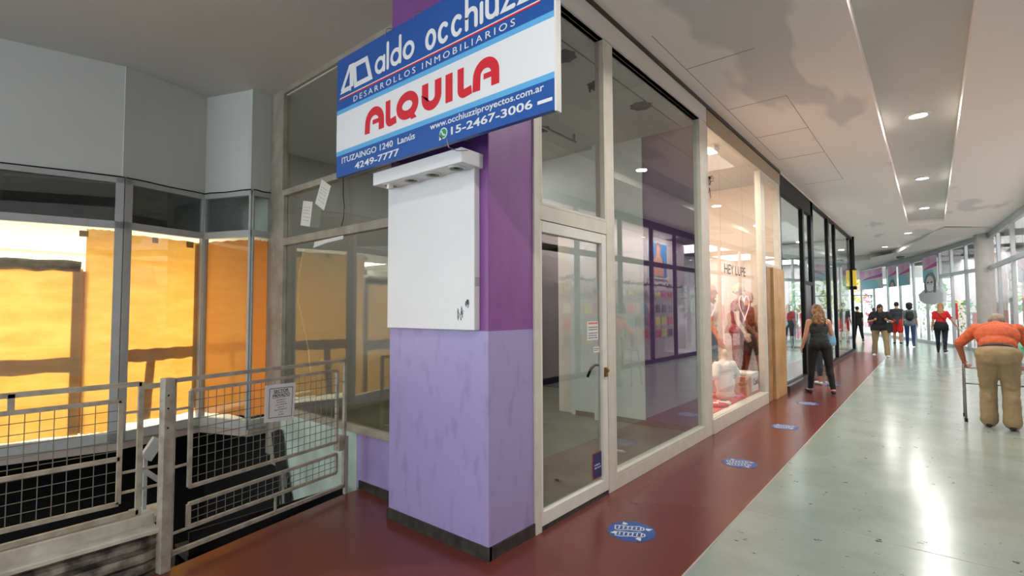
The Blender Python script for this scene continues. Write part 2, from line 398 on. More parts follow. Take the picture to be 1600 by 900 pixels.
# back walls of the empty shop
sbox('wall_shop', (-3.09, 6.6, 0), (-2.29, 6.68, 4.05), M_PURPLE)
sbox('wall_shop', (-4.3, 6.58, 0), (-3.09, 6.68, 4.05), M_WHITE)
sbox('wall_shop', (-8, 6.6, 2.9), (-4.3, 6.68, 4.05), M_WHITE)
sbox('wall_shop', (-4.3, 6.6, 0), (-4.2, 8.6, 2.9), M_WHITE)
M_DPURP = mat('dark_plum_wall', (52, 36, 56), 0.5, var=0.1)
sbox('wall_shop', (-7.6, 8.6, 0), (-4.2, 8.7, 2.9), M_DPURP)  # recess wall in a dark plum tone
sbox('wall_shop', (-7.7, 2.75, 0), (-7.6, 8.7, 4.05), mat('grey_shop_wall', (150, 146, 138), 0.6))
sbox('baseboard_shop', (-4.22, 6.565, 0.004), (-2.3, 6.6, 0.075), mat('brown_baseboard', (104, 66, 46), 0.5, var=0.2))
sbox('trim_shop', (-3.82, 6.45, 0.004), (-3.76, 6.58, 4.05), M_WHITE)

# ------------------------------------------------------------------ shop windows
def window(name, fr, bars, panes, m_frame, m_glass=GLASS, depth=0.07, gz=0.03, bevel=0.003):
    """structure: one frame mesh and one mesh per pane, in the frame's own plane"""
    root = struct(empty(name, tuple(fr[0])))
    mb = MB()
    for x0, y0, x1, y1 in bars: fr_box(mb, fr, x0, y0, x1, y1, depth, -depth+0.02)
    mb.build('window_frame', m_frame, root, bevel=bevel)
    for x0, y0, x1, y1 in panes:
        p = MB(); fr_box(p, fr, x0, y0, x1, y1, 0.006, -gz); p.build('pane', m_glass, root)
    return root
fx = frame_x(XS, 0, 0)
# empty shop, corridor side (coordinates: y along the corridor, z)
window('window_1', fx, [(2.9, 0, 2.975, 4.06), (3.965, 0, 4.075, 4.06), (6.44, 0, 6.64, 4.25), (2.9, 4.05, 6.44, 4.25), (2.975, 2.275, 3.965, 2.385), (4.075, 0, 6.44, 0.12),
                        (4.075, 0.12, 4.11, 4.05), (6.40, 0.12, 6.44, 4.05), (4.11, 0.12, 6.40, 0.15), (2.975, 2.385, 3.0, 4.05), (3.94, 2.385, 3.965, 4.05), (3.0, 2.385, 3.94, 2.41)],
       [(3.0, 2.41, 3.94, 4.05), (4.11, 0.15, 6.40, 4.05)], M_CREAM, depth=0.09)
sbox('trim_header', (XS-0.08, 2.9, 4.25), (XS+0.045, 10.8, 4.3), mat('dark_header_gap', (58, 48, 40), 0.6))
sbox('trim_threshold', (XS-0.09, 2.98, 0), (XS+0.012, 3.96, 0.03), M_BASE)
# door of the empty shop
d = struct(empty('door_1', (XS, 2.98, 0)))
mb = MB()
for r in ((2.978, 0.035, 3.0, 2.27), (3.885, 0.035, 3.962, 2.27), (3.0, 2.185, 3.885, 2.27), (3.0, 0.035, 3.885, 0.135)): fr_box(mb, fx, *r, 0.05, -0.035)
mb.build('door_frame', M_DOORW, d, bevel=0.004)
p = MB(); fr_box(p, fx, 3.0, 0.135, 3.885, 2.185, 0.006, -0.02); p.build('pane', GLASS, d)
lk = MB(); fr_box(lk, fx, 3.9, 1.02, 3.935, 1.1, 0.02, 0.015); lk.tube([(XS+0.03, 3.915, 1.075), (XS+0.055, 3.915, 1.075)], 0.013, 12); lk.build('lock', mat('old_brass', (150, 118, 70), 0.35, metal=0.8), d)
hd = MB(); hd.tube([(XS-0.05, 3.86, 1.12), (XS-0.07, 3.82, 1.09), (XS-0.06, 3.75, 1.03)], 0.012, 8); hd.tube([(XS-0.02, 3.87, 1.12), (XS-0.05, 3.86, 1.12)], 0.01, 8); hd.build('handle', M_BLACKFR, d, smooth=True)

# lit display shop
M_BEIGE = mat('beige_header_paint', (156, 142, 116), 0.5, var=0.06, scale=3)
window('window_2', fx, [(6.64, 4.02, 10.8, 4.25), (6.64, 0.2, 6.69, 4.02), (9.37, 0.2, 9.43, 4.02), (9.52, 0.0, 9.6, 4.02), (6.64, 0, 9.6, 0.2), (9.6, 2.36, 10.66, 2.42), (10.63, 2.36, 10.8, 4.02), (9.6, 3.92, 10.66, 4.02), (9.43, 0.2, 9.52, 4.02)],
       [(6.69, 0.2, 9.37, 4.02), (9.6, 2.42, 10.63, 3.92)], M_CREAM, GLASS_B, depth=0.1)
sbox('trim_header', (XS, 6.66, 4.03), (XS+0.03, 10.8, 4.245), M_BEIGE)
sbox('trim_sill', (XS-0.02, 6.66, 0), (XS+0.04, 9.5, 0.19), M_CREAM, 0.006)
M_PLY = mat('plywood', (196, 160, 108), 0.5, col2=(176, 138, 90), scale=3)
pw = tag(empty('plywood_panel', (XS, 10.2, 0)), 'tall tan plywood boarding between the lit display window and the black shop front', 'panel')
mb = MB(); mb.box((XS-0.06, 9.95, 0), (XS+0.06, 10.82, 2.36)); mb.build('board', M_PLY, pw, bevel=0.003)
mb = MB(); mb.box((XS-0.05, 9.62, 0), (XS+0.02, 9.9, 2.36)); mb.build('side_board', mat('dark_plywood', (168, 130, 84), 0.5, col2=(140, 104, 66), scale=4), pw, bevel=0.003)
mb = MB(); mb.box((XS-0.05, 9.9, 0), (XS-0.01, 9.95, 2.36)); mb.build('gap_strip', mat('dark_gap', (52, 36, 24), 0.7), pw)
# lit display interior
M_PEACH = mat('peach_wall_paint', (240, 222, 204), 0.6)
M_PINKFL = mat('red_display_floor', (226, 92, 84), 0.5, var=0.15, scale=3)
sbox('floor', (-4.5, 6.72, 0), (XS-0.1, 10.72, 0.2), M_PINKFL)
sbox('wall_display', (-4.6, 6.68, 0), (-4.5, 10.9, 4.1), M_PEACH)
sbox('wall_display', (-4.5, 6.68, 0), (XS-0.09, 6.72, 4.1), M_PEACH)
sbox('wall_display', (-4.5, 10.72, 0), (XS-0.09, 10.8, 4.1), M_PEACH)
sbox('ceiling', (-4.6, 6.68, 4.08), (XS-0.02, 10.8, 4.5), M_CEIL2)

# black framed shop
bf = [(10.8, 3.9, 14.35, 4.27), (14.35, 4.2, 22.6, 4.27), (10.8, 0.1, 10.88, 3.9), (13.05, 0.1, 13.22, 3.9), (14.08, 0.1, 14.4, 4.27), (16.75, 0.1, 16.98, 4.2), (18.1, 0.1, 18.3, 4.2), (22.5, 0.1, 22.6, 4.2),
      (13.22, 2.18, 14.08, 2.26), (14.4, 0.1, 16.75, 0.14), (16.98, 0.1, 18.1, 0.14), (18.3, 0.1, 22.5, 0.14), (10.88, 0.1, 13.05, 0.14)]
bp_ = [(10.88, 0.14, 13.05, 3.9), (13.22, 2.26, 14.08, 3.9), (14.4, 0.14, 16.75, 4.2), (16.98, 0.14, 18.1, 4.2), (18.3, 0.14, 22.5, 4.2)]
window('window_3', fx, bf, bp_, M_BLACKFR, GLASS_B, depth=0.08)
sbox('trim_plinth', (XS-0.1, 10.8, 0), (XS+0.02, 22.6, 0.1), mat('dark_plinth', (44, 40, 40), 0.35))
sbox('trim_plinth', (XS-0.02, 10.83, 0), (XS+0.1, 13.1, 0.13), mat('dark_plinth', (44, 40, 40), 0.35))
dd = struct(empty('door_2', (XS, 13.22, 0)))
mb = MB(); fr_box(mb, fx, 13.22, 0.1, 14.08, 2.18, 0.05, -0.05); mb.build('door_panel', mat('black_door_panel', (22, 22, 26), 0.25), dd)
mb = MB(); fr_box(mb, fx, 13.3, 1.0, 13.34, 1.2, 0.03, 0.0); mb.build('handle', M_METAL, dd)
# return side of the black shop at its far corner, glazed too
window('window_4', frame_ab((XS, 22.6), (-6.0, 22.6), 0), [(0, 4.2, 3.8, 4.27), (0, 0.1, 0.1, 4.2), (3.7, 0.1, 3.8, 4.2), (0, 0, 3.8, 0.14)], [(0.1, 0.14, 3.7, 4.2)], M_BLACKFR, GLASS_B)
M_SHOPW = mat('bright_shop_wall', (226, 232, 232), 0.6)
sbox('floor', (-6, 10.85, -0.2), (XS-0.1, 22.6, 0.06), mat('pale_shop_floor', (190, 198, 198), 0.25))
sbox('wall_blackshop', (-6.1, 10.85, 0), (-6, 24, 4.3), M_SHOPW)
sbox('wall_blackshop', (-6, 10.8, 0), (-4.5, 10.9, 4.3), M_SHOPW)
sbox('ceiling', (-6.1, 10.82, 4.27), (-2.2, 22.6, 4.5), M_CEIL2)

# side window of the empty shop (facing the stair entrance), y = 2.655
fs = frame_y(-5.85, 2.655, 0)    # u = x + 5.85
window('window_5', fs, [(0, 0.0, 0.12, 4.12), (0.12, -0.1, 0.3, 4.12), (0.3, 0.49, 2.58, 0.55), (0.3, 2.33, 2.58, 2.41), (0.3, 2.89, 2.58, 2.955), (0.3, 0.55, 0.34, 2.33), (0.3, 2.41, 0.34, 2.89), (0.3, 4.06, 2.58, 4.12)],
       [(0.34, 0.55, 2.58, 2.33), (0.34, 2.41, 1.53, 2.89), (1.535, 2.41, 2.58, 2.89), (0.3, 2.955, 2.58, 4.06)], mat('weathered_frame', (160, 156, 142), 0.5, col2=(140, 133, 118), scale=5), depth=0.06)

# zigzag windows of the paper-lined shop
ZIG = [(-6.76, -0.6), (-6.28, 1.365), (-6.48, 2.17), (-5.825, 2.43), (-5.85, 2.655)]
M_UPW = mat('upper_wall_paint', (196, 200, 196), 0.6, var=0.03, scale=2)
for k in range(4):
    a, b = ZIG[k], ZIG[k+1]; f = frame_ab(a, b, 0); L = (Vector(b)-Vector(a)).length
    mb = MB(); fr_box(mb, f, -0.02 if k else 0, 2.968, L, 4.12, 0.09, -0.09); struct(mb.build('wall_left', M_UPW))
    pl = 0.0 if k == 0 else (0.07 if k == 1 else 0.03); pr = 0.07 if k == 0 else 0.03
    if k == 3: pl, pr = 0.012, 0.02
    bars = [(0, 2.905, L, 2.962), (0, 2.44, L, 2.515), (0, 0.3, L, 0.4)]
    if pl: bars.append((0, 0.3, pl, 2.96))
    bars.append((L-pr, 0.3, L, 2.96))
    window('window_%d' % (6+k), f, bars, [(pl, 2.515, L-pr, 2.905), (pl, 0.4, L-pr, 2.44)], M_GREYFR, GLASS, depth=0.06, gz=0.02)
    cb = MB(); cb.tube([f[0]+f[1]*t*L+Vector((0, 0, 2.966+0.004*math.sin(t*9)))+f[3]*0.025 for t in [i/6 for i in range(7)]], 0.006, 6)
    if k == 0: cable = tag(empty('black_cable', tuple(f[0])+() ), 'thin black cable running along the top of the zigzag windows', 'cable')
    cb.build('run', M_BLACKFR, cable)
sprism('floor', ZIG + [(-9.6, 2.655), (-9.6, -0.6)], 0.22, 0.3, mat('stair_shop_floor', (170, 160, 150), 0.5))
sprism('ceiling', [(x-0.06, y) for x, y in ZIG] + [(-9.6, 2.655), (-9.6, -0.6)], 2.46, 2.52, M_WHITE)
sbox('wall_paper', (-9.7, -0.8, 0.2), (-9.6, 2.8, 4.12), M_WHITE)
sbox('wall_paper', (-9.6, 2.66, 0.3), (-5.86, 2.75, 4.12), M_WHITE)
sbox('wall_paper', (-9.6, -0.8, 0.2), (-6.76, -0.6, 4.12), M_WHITE)

# far end: glazed opening towards the street, pavement and street front outside
sbox('floor', (-30, 41, -0.25), (25, 75, -0.02), mat('street_pavement', (190, 188, 182), 0.8, var=0.1))
sbox('wall_end', (-12, 41, 3.6), (6, 41.3, 4.6), M_WHITE)
sbox('wall_end', (-8.2, 22.5, 0), (-8, 41, 4.5), M_WHITE)
sbox('wall_end', (-8.2, 22.9, 0), (-6, 23.0, 4.5), M_WHITE)
window('window_16', frame_ab((-8, 41.1), (-3.0, 41.1), 0), [(0, 0, 0.1, 3.6), (1.6, 0, 1.7, 3.6), (3.2, 0, 3.3, 3.6), (4.9, 0, 5.0, 3.6), (0, 2.5, 5.0, 2.58)], [(3.3, 2.58, 4.9, 3.6), (0.1, 2.58, 1.6, 3.6)], M_GREYFR, GLASS_B)

# opposite shop fronts
M_RFRAME = mat('silver_frame', (170, 176, 178), 0.35, metal=0.3)
winfac = []
def seg_window(k, cuts, z_mid, name, m=M_RFRAME, sill=0.12, doorcut=None):
    a, b = FAC[k+1], FAC[k]; f = frame_ab(b, a, 0); f = (f[0], f[1], f[2], -f[3])
    L = (Vector(b)-Vector(a)).length
    bars = [(0, 4.08, L, 4.3), (0, 0, L, sill)]
    panes = []
    cs = [0] + cuts + [L]
    for c in cs: bars.append((max(0, c-0.06), 0, min(L, c+0.06), 4.1))
    bars.append((0, z_mid-0.07, L, z_mid+0.07))
    for i in range(len(cs)-1):
        panes.append((cs[i]+0.06, z_mid+0.07, cs[i+1]-0.06, 4.08))
        if doorcut != i: panes.append((cs[i]+0.06, sill, cs[i+1]-0.06, z_mid-0.07))
    window(name, f, bars, panes, m, GLASS_B, depth=0.09)
    return f, L
seg_window(0, [15.2, 17.0, 19.2, 21.4, 23.4, 25.2], 3.0, 'window_10', M_BLACKFR)
seg_window(1, [2.2, 4.5], 3.05, 'window_11')
seg_window(2, [2.1, 3.6], 3.05, 'window_12', doorcut=1)
seg_window(3, [1.7], 4.0, 'window_13')
seg_window(4, [1.8], 4.0, 'window_14')
seg_window(5, [1.9], 3.0, 'window_15')
mb = MB(); mb.lathe([(0.26, 0), (0.26, 2.1), (0.255, 2.1), (0.255, 4.3)], (1.5, 24.5, 0), 28); struct(mb.build('wall_column', mat('grey_column_paint', (176, 172, 166), 0.5, var=0.08), smooth=False))
M_RW = mat('bright_store_wall', (240, 236, 238), 0.6)
out = [(x+3.2, y+0.6) for x, y in FAC]
for k in range(1, 6):
    a, b = out[k], out[k+1]; f = frame_ab(b, a, 0); L = (Vector(b)-Vector(a)).length
    mb = MB(); fr_box(mb, f, 0, 0, L, 4.3, 0.1, -0.1); struct(mb.build('wall_right', M_RW))
sprism('floor', FAC[1:] + out[1:][::-1], -0.2, 0.02, mat('pale_store_floor', (214, 206, 206), 0.3))
sprism('ceiling', FAC[1:] + out[1:][::-1], 4.3, 4.5, M_WHITE)
sbox('wall_right', (3.6, -9, 0), (3.7, 18.9, 4.3), mat('dim_store_wall', (200, 190, 192), 0.6))
sbox('floor', (2.0, -9, -0.2), (3.6, 18.4, 0.02), mat('dim_store_floor', (120, 110, 108), 0.3))
sbox('wall_right', (2.0, -9, 0), (2.1, 5.2, 4.3), mat('dim_store_wall', (200, 190, 192), 0.6))

# ------------------------------------------------------------------ lamps
def downlight(label, loc, r=0.13, power=60, color=(1, 0.97, 0.92), group=None, name='ceiling_downlight'):
    t = thing(name, label, 'ceiling light', loc, 0, group)
    mb = MB(); n = 28
    mb.loft([[Vector((q*math.cos(2*PI*k/n), q*math.sin(2*PI*k/n), z)) for k in range(n)] for q, z in ((r*0.8, 0.0), (r*1.2, 0.0), (r*1.2, -0.012), (r*0.86, -0.016), (r*0.8, -0.004))])
    mb.build('trim_ring', M_WHITE, t, local=True)
    mb = MB(); mb.lathe([(0.002, 0.0), (r*0.8, 0.0), (r*0.8, -0.006), (0.002, -0.009)], n=n); mb.build('lens', M_LENS, t, local=True)
    area('lamp', (0, 0, -0.02), r*1.5, power, color, parent=t, shape='DISK')
    return t
G = 'corridor ceiling downlights'
TZ = CZ+0.16
for y, lab, pw_ in ((-4.5, None, 60), (0.0, None, 60), (4.7, None, 60), (9.45, 'round downlight in the ceiling trough closest to the camera in view', 60), (14.1, 'middle of the three round downlights in the ceiling trough', 60), (18.3, 'round downlight at the far end of the ceiling trough', 60)):
    downlight(lab or 'round downlight in the ceiling trough above the camera, outside the view', (-0.06, y, TZ), power=pw_, group=G)
for (x, y, lab) in ((-0.55, 22.6, 'round ceiling downlight just past the end of the trough'), (-1.45, 26.9, 'round ceiling downlight beside the diagonal ceiling drop, second past the trough')):
    downlight(lab, (x, y, CZ), power=45, group=G)
# brightly lit interiors
area('display_lamp', (-3.3, 8.0, 4.05), 1.6, 115, (1, 0.86, 0.72), sy=2.0)
area('shop_lamp', (-4.4, 13.5, 4.2), 2.4, 110, (0.9, 1, 1), sy=4)
area('shop_lamp', (-4.4, 19.0, 4.2), 2.4, 110, (0.9, 1, 1), sy=5)
area('paper_shop_lamp', (-8.3, 1.0, 2.44), 1.6, 260, (1, 0.95, 0.8), sy=2.2)
for (x, y, p) in ((3.2, 21.8, 120), (2.6, 27.0, 140), (1.5, 31.5, 120), (0.3, 35.0, 120)):
    area('store_lamp', (x, y, 4.25), 2.4, p, (1, 0.93, 0.95), sy=3)
area('lingerie_lamp', (2.7, 14.0, 4.2), 0.8, 650, (1, 0.93, 0.9), sy=10, rot=(0, -0.5, 0))
area('opposite_fill_light', (2.9, 0.0, 4.2), 0.8, 500, (1, 0.95, 0.92), sy=9, rot=(0, -0.5, 0))  # unseen fill light, added to brighten the corridor ceiling
area('empty_shop_fill', (-5.6, 5.0, 4.0), 0.8, 40, (1, 0.98, 0.92), sy=2)  # fill light added to brighten the empty shop, no fixture there

# ------------------------------------------------------------------ for-rent sign
M_SBLUE = mat('sign_blue', (26, 82, 160), 0.35); M_SLBLUE = mat('sign_light_blue', (92, 170, 222), 0.35)
M_SWHITE = mat('sign_white', (222, 226, 228), 0.35); M_SRED = mat('sign_red', (206, 34, 50), 0.35)
M_GREEN = mat('icon_green', (36, 150, 96), 0.35)
sx0, sx1, sz0, sz1, sy = -3.585, -1.478, 2.652, 3.595, 2.13
sign = thing('rental_sign', 'large blue and white ALQUILA real estate sign hung high on the purple corner pillar', 'sign', (-2.5, sy+0.03, sz0))
fg = frame_y(0, sy, 0)
mb = MB(); fr_box(mb, fg, sx0, sz0, sx1, sz1, 0.035, -0.035); mb.build('board', M_SBLUE, sign)
mb = MB(); fr_box(mb, fg, sx0, 2.855, sx1, 3.15, 0.001, 0); mb.build('white_band', M_SWHITE, sign)
for za, zb in ((2.82, 2.855), (3.15, 3.185)): mb = MB(); fr_box(mb, fg, sx0, za, sx1, zb, 0.001, 0); mb.build('light_blue_stripe', M_SLBLUE, sign)
mb = MB(); mb.box((sx1, sy-0.004, sz0-0.01), (sx1+0.012, sy+0.04, sz1)); mb.build('edge_strip', M_WHITE, sign)
for x, z in ((sx0+0.4, 2.75), (-2.4, 2.75), (-3.1, 3.4), (-2.4, 3.4)): mb = MB(); mb.box((x, sy+0.035, z), (x+0.04, 2.42, z+0.04)); mb.build('bracket', M_METAL, sign)
for x, z in ((-2.63, sz1), (-2.95, sz1), (-2.30, sz0)):
    s_ = 1 if z > 3 else -1; mb = MB()
    mb.tube([(x, sy-0.006, z-0.03*s_), (x+0.01, sy+0.0, z+0.03*s_), (x+0.035, sy+0.05, z+0.045*s_), (x+0.06, sy+0.12, z+0.03*s_)], 0.003, 5); mb.build('wire_tie', M_METAL, sign)
# logo mark: triangle and tilted square ring
mb = MB()
mb.stroke(fg, [(-3.515, 3.328), (-3.405, 3.492), (-3.37, 3.492), (-3.37, 3.328)], 0.034, 0.0015, 0.001, rnd=False)
mb.stroke(fg, [(-3.52, 3.325), (-3.425, 3.325)], 0.03, 0.0015, 0.001, rnd=False)
mb.plate(fg, [(-3.54, 3.308), (-3.40, 3.308), (-3.40, 3.345), (-3.50, 3.345)], 0.0015, 0.001)
mb.plate(fg, [(-3.42, 3.505), (-3.385, 3.505), (-3.385, 3.302), (-3.405, 3.302), (-3.405, 3.46)], 0.0015, 0.001)
mb.stroke(fg, [(-3.325, 3.325), (-3.34, 3.485), (-3.185, 3.485), (-3.13, 3.325)], 0.038, 0.0015, 0.001, closed=True)
mb.build('logo_mark', M_SWHITE, sign)
# rounded company lettering drawn as strokes
def arc(cx, cy, rx, ry, a0, a1, n=16): return [(cx+rx*math.cos(math.radians(a0+(a1-a0)*i/n)), cy+ry*math.sin(math.radians(a0+(a1-a0)*i/n))) for i in range(n+1)]
def round_word(mb, word, x, y, xh, wd, sw, gap):
    asc = xh*1.62
    for c in word:
        h = xh-sw; rx = (wd-sw)/2; y0 = y+sw/2; x0 = x+sw/2
        st = lambda p, cl=False: mb.stroke(fg, p, sw, 0.0015, 0.001, closed=cl)
        if c in 'aod': st(arc(x0+rx, y0+h/2, rx, h/2, 0, 352), True)
        if c == 'a': st([(x0+2*rx, y0), (x0+2*rx, y0+h)])
        if c == 'd': st([(x0+2*rx, y0), (x0+2*rx, y+asc-sw/2)])
        if c == 'c': st(arc(x0+rx, y0+h/2, rx, h/2, 48, 312))
        if c == 'h': st([(x0, y0), (x0, y+asc-sw/2)]); st(arc(x0+rx, y0+h-rx, rx, rx, 180, 0)+[(x0+2*rx, y0)])
        if c == 'u': st([(x0, y0+h)]+arc(x0+rx, y0+rx, rx, rx, 180, 360)+[(x0+2*rx, y0+h)]); st([(x0+2*rx, y0), (x0+2*rx, y0+h)])
        if c == 'z': st([(x0, y0+h), (x0+2*rx, y0+h), (x0, y0), (x0+2*rx, y0)])
        if c == 'l': st([(x0, y0), (x0, y+asc-sw/2)])
        if c == 'i': st([(x0, y0), (x0, y0+h)])
        x += (sw if c in 'li' else wd) + gap
    return x
mb = MB(); round_word(mb, 'aldo', -3.077, 3.318, 0.128, 0.125, 0.028, 0.016); mb.build('company_lettering', M_SWHITE, sign)
mb = MB(); round_word(mb, 'occhiuzzi', -2.515, 3.305, 0.14, 0.108, 0.029, 0.016); mb.build('company_lettering', M_SWHITE, sign)
mb = MB(); fr_box(mb, fg, -3.545, 3.262, -1.57, 3.272, 0.0012, 0.001); mb.build('red_rule', M_SRED, sign)
mb = MB(); fr_box(mb, fg, -3.545, 3.272, -1.57, 3.279, 0.0012, 0.001); mb.build('white_rule', M_SWHITE, sign)
mb = MB(); text(mb, fg, 'DESARROLLOS INMOBILIARIOS', -3.35, 3.202, w=1.603, h=0.045, bold=0.0, spacing=1.45); mb.build('subtitle_lettering', M_SWHITE, sign)
# ALQUILA in heavy arched capitals
mb = MB(); zz = 2.908; H_ = 0.182; sw = 0.062
def st(p, w_=sw, r='flat'): mb.stroke(fg, p, w_, 0.0015, 0.0012, rnd=r)
def big_A(x, wd):
    r = (wd-sw)/2; a = x+sw/2; t = zz+H_-sw/2
    st([(a-0.004, zz)] + arc(a+r, t-r*0.95, r, r*0.95, 180, 0) + [(a+2*r, zz)])
    mb.plate(fg, rect(a+r*0.75, zz+0.055, a+2*r, zz+0.088), 0.0015, 0.0012)
def big_L(x, wd):
    st([(x+sw/2, zz+H_), (x+sw/2, zz+0.05)] + arc(x+sw/2+0.03, zz+0.05-0.002, 0.03, 0.03, 180, 270)[1:] + [(x+wd, zz+0.026)], 0.053)
big_A(-3.193, 0.232); big_L(-2.945, 0.125)
mb.stroke(fg, arc(-2.70, zz+H_/2, 0.118-sw/2, H_/2-sw/2+0.005, 0, 350, 30), sw, 0.0015, 0.0012, closed=True); mb.plate(fg, [(-2.70, zz+0.045), (-2.66, zz+0.06), (-2.60, zz-0.012), (-2.655, zz-0.016)], 0.0015, 0.0012)
st([(-2.545+sw/2, zz+H_), (-2.545+sw/2, zz+0.085)] + arc(-2.452, zz+0.085, 0.065, 0.06, 180, 360) + [(-2.387, zz+H_)])
st([(-2.285, zz), (-2.285, zz+H_)], 0.064); big_L(-2.212, 0.125); big_A(-2.075, 0.21)
mb.build('headline_lettering', M_SRED, sign)
mb = MB(); text(mb, fg, 'ITUZAINGO 1240  Lanús', -3.504, 2.752, w=0.888, h=0.046, bold=0.012); mb.build('address_lettering', M_SWHITE, sign)
mb = MB(); text(mb, fg, '4249-7777', -3.323, 2.674, w=0.536, h=0.05, bold=0.016); mb.build('phone_lettering', M_SWHITE, sign)
mb = MB(); text(mb, fg, 'www.occhiuzziproyectos.com.ar', -2.464, 2.773, w=0.915, h=0.041, bold=0.01); mb.build('web_lettering', M_SWHITE, sign)
mb = MB(); text(mb, fg, '15-2467-3006', -2.266, 2.697, w=0.64, h=0.05, bold=0.016); mb.build('phone_lettering', M_SWHITE, sign)
mb = MB(); mb.plate(fg, [(-2.336+0.036*math.cos(a), 2.722+0.036*math.sin(a)) for a in [k*PI/14 for k in range(28)]], 0.0012, 0.001); mb.plate(fg, [(-2.37, 2.72), (-2.376, 2.682), (-2.34, 2.69)], 0.0012, 0.001)
ic = mb.build('chat_icon', M_SWHITE, sign)
mb = MB(); mb.plate(fg, [(-2.336+0.029*math.cos(a), 2.722+0.029*math.sin(a)) for a in [k*PI/14 for k in range(28)]], 0.0018, 0.001); mb.build('icon_disc', M_GREEN, ic)
mb = MB(); mb.stroke(fg, [(-2.35, 2.736), (-2.345, 2.722), (-2.334, 2.711), (-2.321, 2.708)], 0.009, 0.0024, 0.001); mb.build('handset', M_SWHITE, ic)
mb = MB(); fr_box(mb, fg, -1.592, 2.703, -1.495, 2.722, 0.0015, 0.001); mb.build('printer_label', M_SWHITE, sign)

# ------------------------------------------------------------------ white light box on the pillar
lb = thing('display_light_box', 'blank white display panel with a four lamp canopy mounted on the purple corner pillar', 'display panel', (-2.78, 2.42, 1.47))
M_BOX = mat('white_laminate', (222, 224, 226), 0.4, var=0.03, scale=3)
mb = MB(); mb.box((-3.23, 2.365, 1.47), (-2.295, 2.42, 2.64)); mb.build('panel', M_BOX, lb, bevel=0.006)
mb = MB(); mb.box((-3.215, 2.215, 2.545), (-2.262, 2.42, 2.642)); cn = mb.build('canopy', M_BOX, lb, bevel=0.005)
for k in range(4):
    x = -3.09 + k*0.235
    mb = MB(); mb.lathe([(0.062, 0.012), (0.062, -0.006), (0.05, -0.01), (0.045, 0.0)], (x, 2.29, 2.545), 24); dlp = mb.build('downlight', mat('white_ring', (205, 205, 200), 0.4), lb, smooth=False)
    mb = MB(); mb.lathe([(0.044, -0.006), (0.034, -0.001), (0.022, -0.004), (0.018, -0.012), (0.012, -0.014)], (x, 2.29, 2.545), 20); mb.build('bulb', mat('dark_reflector', (70, 68, 64), 0.3, metal=0.6), dlp)
mb = MB(); mb.box((-3.075, 2.24, 2.505), (-3.05, 2.28, 2.545)); mb.build('cable_clip', M_WHITE, lb)
fp = frame_y(0, 2.365, 0)
mb = MB()
rnd = random.Random(3)
for (x, z, s_) in ((-2.43, 1.585, 0.05), (-2.37, 1.645, 0.03)):
    for q in range(7):
        px = x + rnd.uniform(-s_, s_)*0.8; pz = z + rnd.uniform(-s_, s_)*0.4
        mb.stroke(fp, [(px, pz-s_*0.6), (px+rnd.uniform(-.01, .01), pz), (px+rnd.uniform(-0.015, 0.015), pz+s_*0.6), (px+.012, pz+s_*.2)], 0.0035, 0.001, 0.0)
mb.build('graffiti', mat('marker_ink', (38, 36, 48), 0.6), lb)
mb = MB(); mb.box((-2.2955, 2.37, 1.76), (-2.2935, 2.415, 1.82)); mb.build('tape_patch', mat('grey_tape', (180, 182, 180), 0.5), lb)

# ------------------------------------------------------------------ papers, stickers, cables on the glass
M_PAPER = mat('white_paper', (216, 216, 210), 0.7, var=0.04, scale=12)
M_INK = mat('grey_ink', (96, 98, 104), 0.7); M_BLK = mat('black_ink', (26, 26, 28), 0.7)
def lines(mb, fr, x0, x1, ys, hgt, r=random.Random(1), z=0.0008):
    for y in ys:
        x = x0
        while x < x1-0.012:
            wd_ = min(r.uniform(0.012, 0.04), x1-x); fr_box(mb, fr, x, y, x+wd_, y+hgt, 0.0006, z); x += wd_+0.007
def tilted(fr, cx, cy, ang):
    o, ux, uy, n = fr; c, s_ = math.cos(ang), math.sin(ang)
    return (o+ux*cx+uy*cy, ux*c+uy*s_, uy*c-ux*s_, n)
sidef = frame_y(0, 2.63, 0)
for nm, cx, cz, a, lab in (('notice', -4.99, 2.62, -0.2, 'white taped notice sheet in the side window, lower left of the pair'), ('notice', -4.67, 2.77, -0.5, 'white taped notice sheet in the side window, upper right of the pair')):
    f = tilted(sidef, cx, cz, a); t = thing(nm, lab, 'notice', tuple(f[0]), 0, 'notices taped in the side window')
    mb = MB(); fr_box(mb, f, -0.1, -0.13, 0.1, 0.13, 0.001); mb.build('sheet', M_PAPER, t)
    mb = MB(); lines(mb, f, -0.075, 0.07, [0.06, 0.03, 0.0, -0.04, -0.075], 0.008); mb.build('print', mat('faint_ink', (170, 172, 172), 0.7), t)
mb = MB(); f = frame_y(0, 2.64, 0); mb.plate(f, [(-4.86, 2.25), (-4.84, 2.31), (-4.30, 2.325), (-4.31, 2.29), (-4.6, 2.28)], 0.001); tag(mb.build('paper_strip', M_PAPER), 'torn white paper strip stuck along the top of the lower side window', 'paper')
cb = MB(); cb.tube([(-5.18, 2.70, 2.26), (-5.26, 2.70, 2.0), (-5.3, 2.71, 1.72), (-5.2, 2.72, 1.45), (-5.08, 2.72, 1.2), (-5.02, 2.71, 1.0), (-4.98, 2.71, 0.9), (-5.06, 2.7, 0.77), (-5.2, 2.7, 0.72)], 0.007, 6)
t = thing('hanging_cable', 'pale cable dangling inside the side window down to a white tube', 'cable', (-5.18, 2.7, 2.26)); cb.build('cord', mat('pale_cable', (190, 176, 140), 0.5), t, smooth=True)
cb = MB(); cb.tube([(-5.42, 2.71, 0.69), (-5.02, 2.71, 0.77)], 0.016, 10); cb.build('tube', mat('cream_plastic', (214, 210, 196), 0.4), t)
